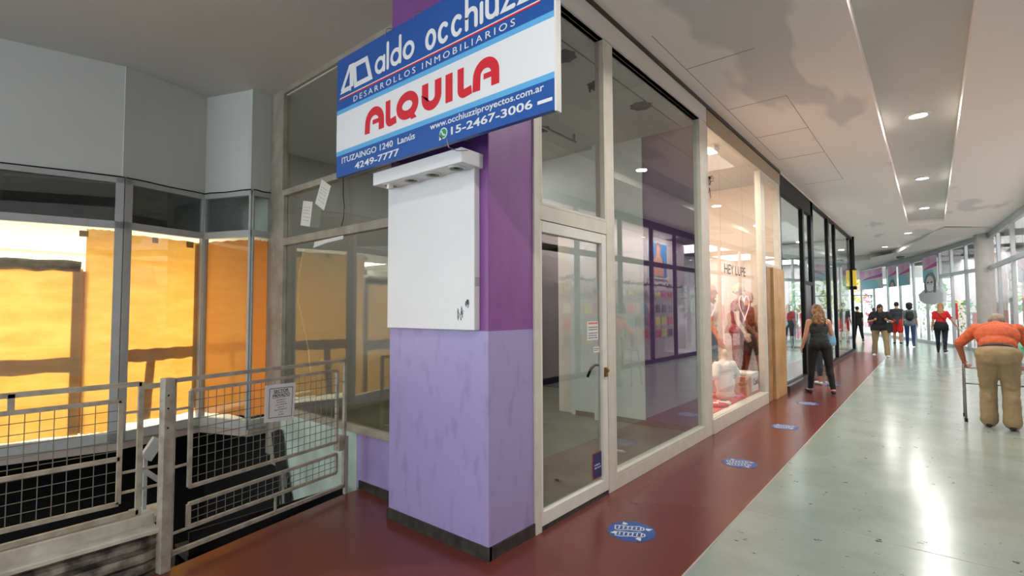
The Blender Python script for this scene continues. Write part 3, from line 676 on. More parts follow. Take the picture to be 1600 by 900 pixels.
cb = MB(); cb.tube([(-4.325, 2.645, 2.95), (-4.325, 2.645, 2.72), (-4.3, 2.645, 2.6), (-4.31, 2.645, 2.5), (-4.345, 2.645, 2.42)], 0.004, 5); tag(cb.build('thin_cable', M_BLACKFR), 'thin black wire hanging down the pane joint of the side window', 'cable')
# notices on the shop door
fd = frame_x(XS-0.012, 0, 0)
f = fd
t = thing('door_notice', 'white notice with red heading stuck inside the glass door', 'notice', (XS-0.012, 3.76, 1.4))
mb = MB(); fr_box(mb, f, 3.67, 1.345, 3.85, 1.505, 0.001); mb.build('sheet', M_PAPER, t)
mb = MB(); lines(mb, f, 3.69, 3.84, [1.48], 0.016, random.Random(4)); mb.build('heading', M_SRED, t)
mb = MB(); lines(mb, f, 3.69, 3.84, [1.45, 1.43, 1.40, 1.38, 1.36], 0.008, random.Random(5)); mb.build('print', M_INK, t)
t = thing('small_label', 'small white strip label under the notice on the glass door', 'label', (XS-0.012, 3.82, 1.26))
mb = MB(); fr_box(mb, f, 3.77, 1.235, 3.87, 1.285, 0.001); mb.build('sheet', M_PAPER, t)
mb = MB(); lines(mb, f, 3.78, 3.86, [1.265, 1.25], 0.007, random.Random(6)); mb.build('print', M_INK, t)
t = thing('blue_sticker', 'dark blue sticker with red border low on the glass door', 'sticker', (XS-0.008, 3.8, 0.2))
f = frame_x(XS-0.012, 0, 0)
mb = MB(); fr_box(mb, f, 3.735, 0.165, 3.88, 0.385, 0.0015); mb.build('border', mat('sticker_red', (150, 40, 50), 0.5), t)
mb = MB(); fr_box(mb, f, 3.745, 0.175, 3.88, 0.375, 0.0025); mb.build('panel', mat('sticker_navy', (26, 34, 96), 0.5), t)
mb = MB(); lines(mb, f, 3.765, 3.87, [0.275, 0.25], 0.012, random.Random(8), 0.0026); mb.build('print', mat('sticker_print', (190, 196, 214), 0.6), t)

# ------------------------------------------------------------------ gate and fence of the stair well
M_RUST = mat('chipped_grey_metal', (168, 164, 148), 0.5, col2=(142, 136, 120), scale=14, metal=0.0)
M_WIRE = mat('grey_wire', (120, 118, 106), 0.45, metal=0.3)
g0, g1 = (-3.693, 1.085), (-4.0, 2.485)
fgt = frame_ab(g0, g1, 0)    # facing the shop side
LG = (Vector(g1)-Vector(g0)).length
def P3(u, z, off=0.0): return fgt[0]+fgt[1]*u+fgt[2]*z+fgt[3]*off
def bar(mb, u0, z0, u1, z1, w_=0.02, off=0.0): mb.beam(P3(u0, z0, off), P3(u1, z1, off), w_, w_, up=tuple(fgt[3]))
def wire_grid(mb, u0, z0, u1, z1, nu, nz, r=0.0026, off=0.0):
    for i in range(1, nu): u = u0+(u1-u0)*i/nu; mb.tube([P3(u, z0, off), P3(u, z1, off)], r, 5)
    for i in range(1, nz): z = z0+(z1-z0)*i/nz; mb.tube([P3(u0, z, off+0.006), P3(u1, z, off+0.006)], r, 5)
gt = thing('metal_gate', 'chipped grey wire mesh gate across the top of the dark stairs', 'gate', (g0[0], g0[1], 0))
mb = MB()
for q in ((0.0, 0.07, 0, 1.175), (0, 1.165, LG, 1.165), (LG, 0.06, LG, 1.175), (0.0, 0.09, LG, 0.075)): bar(mb, *q, 0.026)
for z in (0.98, 0.62, 0.21): bar(mb, 0, z, 0.12, z, 0.014)
for z in (0.98, 0.42): bar(mb, LG-0.09, z, LG, z, 0.014)
bar(mb, 0.75, 0.09, 0.75, 0.21, 0.014)
mb.build('gate_frame', M_RUST, gt)
mb = MB()
for q in ((0.11, 0.47, 0.11, 1.085), (0.11, 1.085, LG-0.09, 1.085), (LG-0.09, 1.085, LG-0.09, 0.47), (0.11, 0.47, LG-0.09, 0.47)): bar(mb, *q, 0.022)
mb.build('upper_mesh_frame', M_RUST, gt)
mb = MB(); wire_grid(mb, 0.11, 0.47, LG-0.09, 1.085, 22, 10); mb.build('upper_wire_mesh', M_WIRE, gt)
mb = MB()
for q in ((0.11, 0.215, 0.11, 0.36), (0.11, 0.36, LG-0.09, 0.37), (LG-0.09, 0.37, LG-0.09, 0.21), (0.11, 0.215, LG-0.09, 0.21)): bar(mb, *q, 0.022)
mb.build('lower_mesh_frame', M_RUST, gt)
mb = MB(); wire_grid(mb, 0.11, 0.215, LG-0.09, 0.365, 20, 3); mb.build('lower_wire_mesh', M_WIRE, gt)
mb = MB(); mb.beam(P3(-0.035, 0), P3(-0.035, 1.185), 0.06, 0.06, up=tuple(fgt[3])); po = mb.build('post', M_RUST, gt, bevel=0.003)
for z in (1.08, 1.0, 0.88): mb = MB(); mb.tube([P3(-0.045, z, 0.028), P3(-0.045, z, 0.032)], 0.006, 8); mb.build('bolt_hole', M_BLACKFR, po)
lk = MB(); lk.beam(P3(LG-0.055, 0.39, -0.01), P3(LG-0.055, 0.52, -0.01), 0.05, 0.07, up=tuple(fgt[3])); lo_ = lk.build('lock_box', M_RUST, gt, bevel=0.003)
lk = MB(); lk.tube([P3(LG+0.025, 0.38, -0.01), P3(LG+0.025, 0.5, -0.01), P3(LG+0.0, 0.51, -0.01)], 0.009, 8); lk.build('latch_bar', M_RUST, lo_)
mb = MB(); mb.beam(P3(LG+0.02, 0.0), P3(LG+0.02, 0.5), 0.03, 0.03, up=tuple(fgt[3])); mb.build('wall_upright', mat('weathered_upright', (170, 168, 156), 0.5, var=0.2), gt)
# the private-area notice wired to the gate
ns = tilted(frame_ab(g1, g0, 0, 0.03), 0, 0, 0)
ns = (fgt[0]-fgt[3]*0.03, fgt[1], fgt[2], -fgt[3])
t = thing('private_area_notice', 'laminated SECTOR PRIVADO notice fixed to the wire mesh gate', 'notice', tuple(P3(0.77, 0.9, -0.03)))
nf = tilted(ns, 0.77, 0.905, 0.0)
nf = (P3(0.765, 0.905, 0.02), fgt[1], fgt[2], fgt[3])
mb = MB(); mb.plate(nf, [(-0.138, -0.127), (0.12, -0.152), (0.135, 0.135), (-0.132, 0.145)], 0.002); mb.build('sheet', M_PAPER, t)
mb = MB(); mb.stroke(nf, [(-0.10, -0.1), (0.098, -0.118), (0.108, 0.105), (-0.096, 0.115)], 0.004, 0.001, 0.002, closed=True); mb.build('border_line', M_BLK, t)
mb = MB(); text(mb, nf, 'SECTOR', 0.004, 0.078, w=0.13, h=0.023, bold=0.02, align='c', z=0.002, t=0.0008); text(mb, nf, 'PRIVADO', 0.006, 0.045, w=0.15, h=0.023, bold=0.02, align='c', z=0.002, t=0.0008)
fr_box(mb, nf, -0.06, 0.072, 0.068, 0.075, 0.0008, 0.002); fr_box(mb, nf, -0.07, 0.038, 0.082, 0.041, 0.0008, 0.002); mb.build('heading', M_BLK, t)
mb = MB()
for k, s_ in enumerate(('PROHIBIDA LA', 'ENTRADA A', 'TODA PERSONA', 'AJENA AL', 'MANTENIMIENTO', 'DE LA', 'GALERIA')):
    text(mb, nf, s_, 0.004, 0.017-k*0.0185, h=0.0098, align='c', z=0.002, t=0.0006, bold=0.01)
mb.build('print', M_INK, t)
# fence beside the gate
fx0, fy0, fy1 = -3.815, -0.9, 0.945
ffn = (Vector((fx0, fy0, 0)), Vector((0, 1, 0)), Vector((0, 0, 1)), Vector((-1, 0, 0)))
LF = fy1-fy0
fgt_save = fgt; fgt = ffn
fn = thing('metal_fence', 'grey metal railing with a square wire mesh panel standing on the white kerb', 'railing', (fx0, fy0, 0.3))
mb = MB()
for q in ((0, 1.16, LF, 1.15), (LF, 0.34, LF, 1.16), (1.265, 1.06, 1.265, 1.16), (0, 0.345, LF, 0.365)): bar(mb, *q, 0.028)
for z in (0.98, 0.62, 0.5): bar(mb, 1.76, z, LF+0.11, z, 0.014)
bar(mb, LF, 1.13, LF+0.11, 1.13, 0.03)
mb.build('rail_frame', M_RUST, fn)
mb = MB()
for q in ((0.05, 1.062, 1.745, 1.058), (1.745, 1.06, 1.745, 0.44), (0.05, 0.45, 1.745, 0.44), (0.05, 0.45, 0.05, 1.06), (0.05, 0.72, 1.745, 0.71)): bar(mb, *q, 0.024)
mb.build('mesh_frame', M_RUST, fn)
mb = MB(); wire_grid(mb, 0.05, 0.45, 1.745, 1.06, 28, 10, 0.0025); mb.build('wire_mesh', M_WIRE, fn)
fgt = fgt_save
M_KERB = mat('chipped_white_kerb', (194, 190, 176), 0.6, col2=(166, 161, 146), scale=7, bump=0.15, bscale=18)
sbox('trim_kerb', (-3.9, -9, -0.4), (-3.79, 1.03, 0.34), M_KERB, 0.008)
mb = MB()
rings = []
for i in range(0, 15):
    z = -0.05 + 0.3*i/14; o_ = 0.012*math.sin(i*1.9)
    rings.append([Vector((-3.79, -9, z)), Vector((-3.68+o_, -9, z)), Vector((-3.68+o_, 0.95, z)), Vector((-3.71+o_, 1.02, z)), Vector((-3.79, 1.03, z))])
mb.loft(rings); struct(mb.build('trim_kerb', mat('grimy_ribbed_kerb', (130, 126, 112), 0.7, col2=(52, 50, 44), scale=10, bump=0.3, bscale=24)))
sbox('trim_kerb', (-3.795, -9, 0.245), (-3.675, 1.03, 0.275), M_KERB, 0.006)
# old door closer leaning behind the railing
t = thing('metal_bracket', 'grey metal box bracket standing behind the railing next to the gate post', 'bracket', (-4.06, 1.06, 0.3))
mb = MB(); mb.beam((-4.06, 1.04, 0.62), (-4.05, 1.11, 0.74), 0.07, 0.07); mb.build('box', M_GREYFR, t, bevel=0.004)
mb = MB(); mb.beam((-4.06, 1.04, 0.28), (-4.06, 1.04, 0.62), 0.02, 0.03); mb.build('stem', M_GREYFR, t)
mb = MB(); mb.beam((-4.06, 1.02, 0.56), (-4.05, 1.12, 0.46), 0.04, 0.03); mb.build('arm', M_GREYFR, t)
mb = MB(); mb.box((-4.16, 0.98, 0.24), (-3.9, 1.14, 0.28)); mb.build('foot', M_GREYFR, t)

# ------------------------------------------------------------------ brown paper masking in the zigzag windows
M_KRAFT = paper_mat('kraft_paper', (250, 222, 160), (240, 204, 132))
M_KRAFT2 = paper_mat('kraft_paper_orange', (246, 200, 128), (238, 184, 108))
M_BAND = paper_mat('doubled_kraft_paper', (196, 146, 96), (180, 128, 80), tr=0.35)
M_ROLL = mat('creased_kraft', (150, 138, 112), 0.6, col2=(100, 86, 62), scale=6, bump=0.5, bscale=14)
def seg_f(k, off=-0.05): return frame_ab(ZIG[k], ZIG[k+1], 0, off), (Vector(ZIG[k+1])-Vector(ZIG[k])).length
f, L0 = seg_f(0)
wav = lambda x0, x1, z, a, n=14, ph=0.0: [(x0+(x1-x0)*i/n, z+a*math.sin(i*1.7+ph)) for i in range(n+1)]
def paper(lab, k, x0, x1, z0, z1, m=M_KRAFT, off=-0.05, amp=0.006, name='kraft_paper', group='brown paper sheets in the zigzag windows'):
    f, L = seg_f(k, off); t = thing(name, lab, 'paper', tuple(f[0]+f[1]*((x0+x1)/2)+Vector((0, 0, z0))), 0, group)
    mb = MB(); mb.plate(f, wav(x0, x1, z0, amp)+wav(x1, x0, z1, amp, ph=2.0), 0.001); mb.build('sheet', m, t)
    return t, f
t, f = paper('wide yellowish brown paper sheet covering the wide left window below the open gap', 0, 0.03, L0-0.30, 0.41, 2.02, off=-0.05)
mb = MB(); mb.plate(f, wav(0.03, L0-0.30, 1.02, 0.01)+wav(L0-0.30, 0.03, 1.16, 0.006), 0.001, -0.004); mb.build('double_band', M_BAND, t)
mb = MB(); mb.plate(f, rect(L0-0.38, 0.42, L0-0.27, 2.0), 0.001, -0.006); mb.build('side_band', M_BAND, t)
mb = MB(); mb.tube([f[0]+f[1]*(0.02+(L0-0.34)*i/16)+Vector((0, 0, 2.05+0.008*math.sin(i*2.3)))+f[3]*-0.012 for i in range(17)], [0.055+0.006*math.sin(i*3.1) for i in range(17)], 10); mb.build('rolled_top_edge', M_ROLL, t, smooth=True)
t, f = paper('narrow brown paper strip at the right edge of the wide left window, reaching its top', 0, L0-0.285, L0-0.06, 0.41, 2.42, off=-0.03)
mb = MB(); mb.plate(f, rect(L0-0.34, 2.34, L0-0.27, 2.40), 0.001, 0.004); mb.build('tape', mat('brown_tape', (176, 132, 70), 0.35), t)
f, L1 = seg_f(1)
t, f = paper('brown paper sheet with a dark cross band in the second zigzag window', 1, 0.06, L1+0.015, 0.46, 2.40)
mb = MB(); mb.plate(f, wav(0.06, L1+0.015, 1.08, 0.008)+wav(L1+0.015, 0.06, 1.21, 0.006), 0.001, -0.004); mb.build('double_band', M_BAND, t)
mb = MB(); mb.plate(f, [(0.24, 0.47), (0.33, 0.47), (0.37, 1.14), (0.28, 1.14)], 0.001, -0.006); mb.build('side_band', M_BAND, t)
mb = MB(); mb.plate(f, rect(L1-0.07, 0.5, L1+0.015, 2.38), 0.001, -0.007); mb.build('edge_band', M_BAND, t)
mb = MB(); mb.plate(f, rect(0.3, 2.34, 0.36, 2.4), 0.001, 0.003); mb.plate(f, rect(0.66, 2.33, 0.74, 2.40), 0.001, 0.003); mb.build('tape', mat('brown_tape', (176, 132, 70), 0.35), t)
f, L2 = seg_f(2)
paper('orange brown paper sheet in the third zigzag window behind the gate', 2, -0.012, L2-0.034, 0.44, 2.41, M_KRAFT2, off=-0.03)
f, L3 = seg_f(3)
paper('narrow orange brown paper sheet in the last zigzag window next to the side frame', 3, 0.034, L3-0.02, 0.43, 2.41, M_KRAFT2, off=-0.03)
# window frame seen through the gap
t = thing('inner_window', 'pale framed window inside the papered shop above the paper', 'window', (-8.0, -0.3, 0.3))
mb = MB(); q = (Vector((-8.0, -0.35, 0)), Vector((0, 1, 0)), Vector((0, 0, 1)), Vector((1, 0, 0)))
for r in ((-0.2, 0.3, -0.12, 2.4), (0.35, 0.3, 0.45, 2.35), (-0.2, 2.25, 0.45, 2.35)): fr_box(mb, q, *r, 0.06)
mb.build('frame', M_WHITE, t)
mb = MB(); fr_box(mb, q, -0.12, 0.3, 0.35, 2.25, 0.02); mb.build('pane', mat('greyish_pane', (186, 188, 170), 0.3), t)

# ------------------------------------------------------------------ blue distance stickers on the floor
M_DISC = mat('floor_sticker_blue', (36, 70, 142), 0.35, col2=(34, 92, 150), scale=4)
M_PRINT = mat('floor_sticker_print', (206, 208, 206), 0.4)
def sole(mb, fr, cx, cy, s_):
    pts = [(cx+s_*x, cy+s_*y) for x, y in ((-0.1, -0.04), (-0.06, -0.05), (0.02, -0.035), (0.1, -0.045), (0.14, -0.02), (0.14, 0.02), (0.1, 0.045), (0.02, 0.03), (-0.06, 0.04), (-0.1, 0.035))]
    mb.stroke(fr, pts, 0.008, 0.0006, 0.0, closed=True)
    for k in range(6): mb.stroke(fr, [(cx+s_*(-0.07+k*0.036), cy-0.022*s_), (cx+s_*(-0.062+k*0.036), cy+0.024*s_)], 0.009, 0.0006, 0.0)
def floor_sticker(x, y, lab, rz):
    t = thing('floor_sticker', lab, 'floor sticker', (x, y, 0), rz, 'blue distance stickers on the red floor')
    mb = MB(); mb.lathe([(0.17, 0.0), (0.17, 0.002)], n=40); mb.build('disc', M_DISC, t, local=True)
    fr = (Vector((0, 0, 0.0021)), Vector((1, 0, 0)), Vector((0, 1, 0)), Vector((0, 0, 1)))
    for cx, cy in ((-0.03, 0.05), (-0.03, -0.055)):
        mb = MB(); sole(mb, fr, cx, cy, 0.85); mb.build('shoe_print', M_PRINT, t, local=True)
    for a in (20, 110, 200, 290):
        c = Vector((math.cos(math.radians(a)), math.sin(math.radians(a)))); d_ = Vector((-c.y, c.x)); p = c*0.14
        mb = MB(); mb.plate(fr, [tuple(p-c*0.02-d_*0.022), tuple(p+c*0.022), tuple(p-c*0.02+d_*0.022), tuple(p-c*0.03)], 0.0006); mb.build('arrow', M_PRINT, t, local=True)
for x, y, lab in ((-1.717, 3.40, 'blue round shoe print sticker on the red floor outside the empty shop door'), (-1.583, 5.596, 'blue round shoe print sticker on the red floor beside the empty shop window'),
                  (-1.589, 7.704, 'blue round shoe print sticker on the red floor before the lit display window'), (-1.67, 9.85, 'blue round shoe print sticker on the red floor just before the woman in black'),
                  (-1.7, 12.6, 'blue round shoe print sticker on the red floor past the woman in black')):
    floor_sticker(x, y, lab, 0.5)
# bits left in the empty shop
mb = MB(); rr = random.Random(2)
def scrap(lab, x, y, s_, m):
    mb = MB(); n = 9; pts = [(x+s_*rr.uniform(.5, 1)*math.cos(k*2*PI/n), y+s_*rr.uniform(.3, .7)*math.sin(k*2*PI/n)) for k in range(n)]
    mb.solid([(a, b, 0.004) for a, b in pts], [(a, b, 0.012+0.01*rr.random()) for a, b in pts]); return tag(mb.build('paper_scrap', m), lab, 'litter')
scrap('crumpled white paper scrap on the empty shop floor behind the window', -2.75, 5.2, 0.07, M_PAPER)
scrap('small dark scrap on the empty shop floor behind the door', -2.75, 3.95, 0.03, M_BLK)
# empty downlight holes and rail inside the empty shop
for x, y, lab in ((-2.657, 3.96, 'empty dark downlight hole in the empty shop ceiling, partly behind the rental sign'), (-2.70, 4.74, 'empty dark downlight hole in the empty shop ceiling, crossed by the window mullion'), (-2.60, 5.55, 'empty dark downlight hole in the empty shop ceiling nearest the purple wall'), (-3.98, 5.39, 'empty dark downlight hole in the empty shop ceiling deepest inside')):
    mb = MB(); pr = [(0.13+0.012*math.sin(k*2.1+x*9)) for k in range(24)]
    mb.loft([[Vector((x+pr[k]*math.cos(k*PI/12), y+pr[k]*math.sin(k*PI/12), z)) for k in range(24)] for z in (4.046, 4.052)])
    tag(mb.build('ceiling_hole', mat('hole_dark', (22, 20, 18), 0.9)), lab, 'ceiling hole', 'empty downlight holes')
mb = MB(); mb.tube([(-2.72, 4.7, 4.04), (-2.75, 4.62, 3.99), (-2.76, 4.63, 3.95)], 0.012, 6); tag(mb.build('loose_cable', M_BLACKFR), 'loose cable end hanging from a ceiling hole in the empty shop', 'cable')
mb = MB(); mb.tube([(-2.5, 3.3, 4.05), (-2.5, 6.55, 4.05)], 0.006, 5); struct(mb.build('trim_seam', mat('ceiling_crack', (60, 58, 52), 0.8)))
t = thing('ceiling_rail', 'thin metal rail fixed under the ceiling inside the empty shop', 'rail', (-4.0, 5.3, 4.05))
mb = MB(); mb.beam((-3.75, 3.3, 3.95), (-3.75, 5.9, 3.95), 0.025, 0.025); mb.build('bar', M_METAL, t)
mb = MB(); mb.beam((-3.75, 5.85, 3.95), (-3.75, 5.85, 4.05), 0.03, 0.03); mb.beam((-3.75, 3.4, 3.95), (-3.75, 3.4, 4.05), 0.03, 0.03); mb.build('bracket', M_METAL, t)

# ------------------------------------------------------------------ people and mannequins
def vox(mb, name, m, parent, v, it=5, amp=0.0, fscale=9.0, shift=0.0, stretch=(1, 1, 1)):
    me = bpy.data.meshes.new('tmp'); mb.bm.to_mesh(me); mb.bm.free()
    o = bpy.data.objects.new('tmp', me); COL.objects.link(o)
    r = o.modifiers.new('r', 'REMESH'); r.mode = 'VOXEL'; r.voxel_size = v
    s = o.modifiers.new('s', 'SMOOTH'); s.factor = 0.5; s.iterations = it
    dg = bpy.context.evaluated_depsgraph_get(); dg.update()
    out = bpy.data.meshes.new_from_object(o.evaluated_get(dg)); out.name = name
    bpy.data.objects.remove(o); bpy.data.meshes.remove(me)
    if amp:
        nrm = [q.normal.copy() for q in out.vertices]
        for q, qn in zip(out.vertices, nrm):
            c = q.co; n = noise.noise(Vector((c.x*stretch[0], c.y*stretch[1], c.z*stretch[2]))*fscale+Vector((shift, 0, 0)))
            q.co = c + qn*n*amp
    for p in out.polygons: p.use_smooth = True
    out.materials.clear(); out.materials.append(m)
    ob = bpy.data.objects.new(name, out); COL.objects.link(ob)
    if parent is not None: ob.parent = parent
    return ob
def basis(z, xref=Vector((1, 0, 0))):
    z = z.normalized(); y = z.cross(xref).normalized(); x = y.cross(z).normalized()
    return Matrix((x, y, z)).transposed()
def person(name, label, cat, loc, rz, H, pose, fit, group=None, v=0.0065, part_body='body'):
    t = thing(name, label, cat, loc, 0, group); t.rotation_euler = (0, 0, math.radians(rz))
    s = H/1.72; R_ = math.radians
    P = dict(lean=2, side=0, head=5, hturn=0, lt=4, lk=6, rt=-4, rk=4, la=0, lab=8, le=12, ra=0, rab=8, re=12, lin=0, rin=0, fat=1.0, hip=1.0, bust=0.0, curl=25, spread=0.0, hunch=0)
    P.update(pose); fat = P['fat']
    X = Vector((1, 0, 0))
    def leg(a, k, sg):
        a, k = R_(a), R_(k); sp = P['spread']*sg
        th = Vector((math.sin(sp), math.sin(a), -math.cos(a))).normalized()*0.43
        sh = Vector((math.sin(sp)*0.6, math.sin(a-k), -math.cos(a-k))).normalized()*0.42
        return th, sh
    hipo = {1: Vector((0.092*P['hip'], 0, -0.03)), -1: Vector((-0.092*P['hip'], 0, -0.03))}
    legs = {1: leg(P['rt'], P['rk'], 1), -1: leg(P['lt'], P['lk'], -1)}
    low = min((hipo[q]+legs[q][0]+legs[q][1]).z for q in (1, -1))
    pel = Vector((0, 0, 0.085-low))
    ln, sd = R_(P['lean']), R_(P['side'])
    td = Vector((math.sin(sd), math.sin(ln), math.cos(ln))).normalized()
    BT = basis(td)
    fw = BT @ Vector((0, 1, 0)); rt = BT @ X
    hu = R_(P['hunch']); td2 = (td*math.cos(hu)+fw*math.sin(hu)).normalized()
    chest = pel+td*0.32; neck = chest+td2*0.2
    hd = R_(P['head']); hdir = (td2*math.cos(hd)+fw*math.sin(hd)).normalized()
    headc = neck+hdir*0.155+fw*0.02
    BH = basis(hdir); tr = R_(P['hturn']); BH = BH @ Matrix.Rotation(tr, 3, 'Z')
    sho = {1: chest+td2*0.118+rt*0.162*max(1, fat*0.9), -1: chest+td2*0.118-rt*0.162*max(1, fat*0.9)}
    arms = {}
    for sg, a, ab, e, inn in ((1, P['ra'], P['rab'], P['re'], P['rin']), (-1, P['la'], P['lab'], P['le'], P['lin'])):
        a, ab, e, inn = R_(a), R_(ab), R_(e), R_(inn)
        d1 = Vector((sg*math.sin(ab), math.sin(a)*math.cos(ab), -math.cos(a)*math.cos(ab)))
        d2 = Vector((sg*math.sin(ab-inn), math.sin(a+e)*math.cos(ab-inn), -math.cos(a+e)*math.cos(ab-inn)))
        el = sho[sg]+d1*0.285; wr = el+d2*0.245
        arms[sg] = (el, wr, d2, d1)
    K = {q: (pel+hipo[q], pel+hipo[q]+legs[q][0], pel+hipo[q]+legs[q][0]+legs[q][1]) for q in (1, -1)}
    def toe(q): return K[q][2]+Vector((0.03*q, 0.15, -0.045))
    sc = lambda mb: mb.bm.transform(Matrix.Scale(s, 4))
    def torso(mb, d=0.0, low_=True, up=True, caps=True):
        if low_:
            mb.ell(pel+Vector((0, -0.005, 0.0)), (0.150*P['hip']*max(1, fat*.95)+d, 0.108*max(1, fat*0.9)+d, 0.115+d), 20, 14)
            for q in (1, -1): mb.ell(pel+Vector((0.066*q*P['hip'], -0.05, -0.03)), (0.085*P['hip']+d, 0.075+d, 0.09+d), 16, 10)
        if up:
            mb.ell(pel+td*0.15, (0.128*fat+d, 0.098*fat+d, 0.14), 20, 14, BT)
            mb.ell(chest-td*0.02, (0.152*fat+d, 0.108*fat+d, 0.17+d*.5), 20, 14, BT)
            mb.ell(chest+td2*0.08-fw*0.01, ((0.150 if caps else 0.128)*max(1, fat*.95)+d, 0.09*fat+d, 0.095+d*.5), 20, 14, BT)
            for q in (1, -1):
                if caps: mb.cap(chest+td2*0.145, sho[q]-td*0.008, 0.052+d*.6, 0.046+d*.6); mb.cap(neck-td2*0.03, sho[q].lerp(neck, .45)-td*.012, 0.044+d*.5, 0.04+d*.5)
                if P['bust']: mb.ell(chest+rt*0.07*q+fw*0.085, (0.062+d, 0.055+d, 0.06+d), 14, 10)
    def armm(mb, q, d=0.0, frac=1.0, hand=True):
        el, wr, d2, d1 = arms[q]; r = 0.046*(0.6+0.4*fat)
        if frac <= 1.0:
            e2 = sho[q].lerp(el, frac); mb.cap(sho[q], e2, r+0.008+d, r-0.006*frac+d)
            if frac < 1.0: return
        else: mb.cap(sho[q], el, r+0.006+d, r-0.006+d)
        if frac > 1.0 or hand:
            f2 = min(1.0, frac-1.0) if frac > 1 else 1.0
            mb.cap(el, el.lerp(wr, f2), r-0.007+d, 0.029-0.0*d+d); mb.ell(el.lerp(wr, 0.3), (0.041+d, 0.041+d, 0.075), 12, 8, basis(d2))
    def handm(mb, q):
        el, wr, d2, d1 = arms[q]
        side = Vector((0, 1, 0)) - d2*d2.y
        if side.length < 0.2: side = Vector((-q, 0, 0)) - d2*(-q*d2.x)
        side.normalize(); pn = Vector((-q, 0, 0)) - d2*(-q*d2.x)
        if abs(side.dot(pn)) > 0.5 or pn.length < 0.2: pn = d2.cross(side)*(-q)
        pn.normalize(); side = d2.cross(pn).normalized(); side = side if side.y+0.3*side.z > 0 else -side
        M_ = Matrix((side, pn, d2)).transposed()
        mb.ell(wr+d2*0.05, (0.042, 0.017, 0.052), 14, 10, M_)
        for k in range(4):
            b0 = wr+d2*0.082+side*(0.0315-0.021*k); L_ = (0.036, 0.041, 0.039, 0.031)[k]; c1 = R_(P['curl']); c2 = R_(P['curl']*2.3)
            b1 = b0+(d2*math.cos(c1)+pn*math.sin(c1))*L_; b2 = b1+(d2*math.cos(c2)+pn*math.sin(c2))*L_*0.85
            mb.cap(b0, b1, 0.0095, 0.0088, 8); mb.cap(b1, b2, 0.0088, 0.0076, 8)
        a0 = wr+d2*0.025+side*0.03; a1 = a0+(side*0.75+d2*0.6+pn*0.2).normalized()*0.037; a2 = a1+(d2*0.9+pn*0.35+side*.1).normalized()*0.032
        mb.cap(a0, a1, 0.0125, 0.0105, 8); mb.cap(a1, a2, 0.0105, 0.0085, 8)
    def legm(mb, q, d=0.0, to=2.0, flare=0.0):
        h, k, a = K[q]; tr_ = 0.085*P['hip']
        e1 = k if to >= 1 else h.lerp(k, to)
        mb.cap(h, e1, tr_+d, (0.058 if to >= 1 else tr_-(tr_-.058)*to)+d+(flare if to <= 1 else 0))
        if to > 1:
            e2 = k.lerp(a, min(1, to-1)); mb.cap(k, e2, 0.056+d, 0.04+d+flare)
            mb.ell(k.lerp(a, 0.3)+Vector((0, -0.014, 0)), (0.052+d, 0.056+d, 0.12), 14, 10, basis(a-k))
    def headm(mb):
        mb.cap(neck-td2*0.05, headc-hdir*0.06, 0.056, 0.052)
        h = lambda x, y, z: headc+BH@Vector((x, y, z))
        mb.ell(h(0, 0, 0.012), (0.075, 0.094, 0.102), 20, 14, BH); mb.ell(h(0, 0.022, -0.055), (0.057, 0.068, 0.062), 16, 10, BH)
        mb.ell(h(0, 0.07, -0.088), (0.024, 0.02, 0.02), 10, 8, BH)
        mb.cap(h(0, 0.09, 0.004), h(0, 0.107, -0.03), 0.010, 0.0145, 8)
        for q in (1, -1): mb.ell(h(0.076*q, -0.005, -0.012), (0.010, 0.022, 0.032), 10, 8, BH); mb.ell(h(0.032*q, 0.078, 0.022), (0.022, 0.014, 0.008), 10, 8, BH)
    mb = MB(); torso(mb); headm(mb)
    for q in (1, -1): armm(mb, q); handm(mb, q); legm(mb, q); mb.cap(K[q][2]+Vector((0, -0.03, -0.04)), toe(q), 0.038, 0.030); mb.cap(K[q][2], K[q][2]+Vector((0, 0.02, -0.035)), 0.04, 0.04)
    sc(mb); body = vox(mb, part_body, fit['skin'], t, v, 4)
    h = lambda x, y, z: headc+BH@Vector((x, y, z))
    if fit.get('face', True):
        for q in (1, -1):
            mb = MB(); mb.ell(h(0.031*q, 0.083, 0.004), (0.013, 0.009, 0.007), 12, 8, BH); sc(mb); mb.build('eye', MATS.get('eye_dark') or mat('eye_dark', (40, 30, 26), 0.3), t, local=True, smooth=True)
        mb = MB(); mb.ell(h(0, 0.088, -0.058), (0.022, 0.008, 0.006), 12, 8, BH); sc(mb); mb.build('mouth', mat('lips', (150, 84, 76), 0.5), t, local=True, smooth=True)
    tp = fit.get('top')
    if tp:
        m_, sl, d = tp[:3]; mb = MB(); torso(mb, d, bool(sl), True, bool(sl))
        if not sl: mb.ell(pel+td*0.07, (0.147*P['hip']+d, 0.106+d, 0.10), 20, 12)
        if len(tp) > 3: # loose hem below the waist
            mb.loft([[pel+Vector((0.168*P['hip']*max(1, fat*.95)*math.cos(k*PI/12)*f_, 0.125*fat*math.sin(k*PI/12)*f_-0.01, z_)) for k in range(24)] for z_, f_ in ((tp[3], 1.06), (0.0, 1.03), (0.12, 0.86))])
        for q in (1, -1):
            if sl: armm(mb, q, d*0.7, sl, False)
        sc(mb)
        o = vox(mb, 'shirt' if sl else 'tank_top', m_, t, 0.009, 4, 0.006, 14, 1.0, (1, 1, 1.8))
    bt = fit.get('bottom')
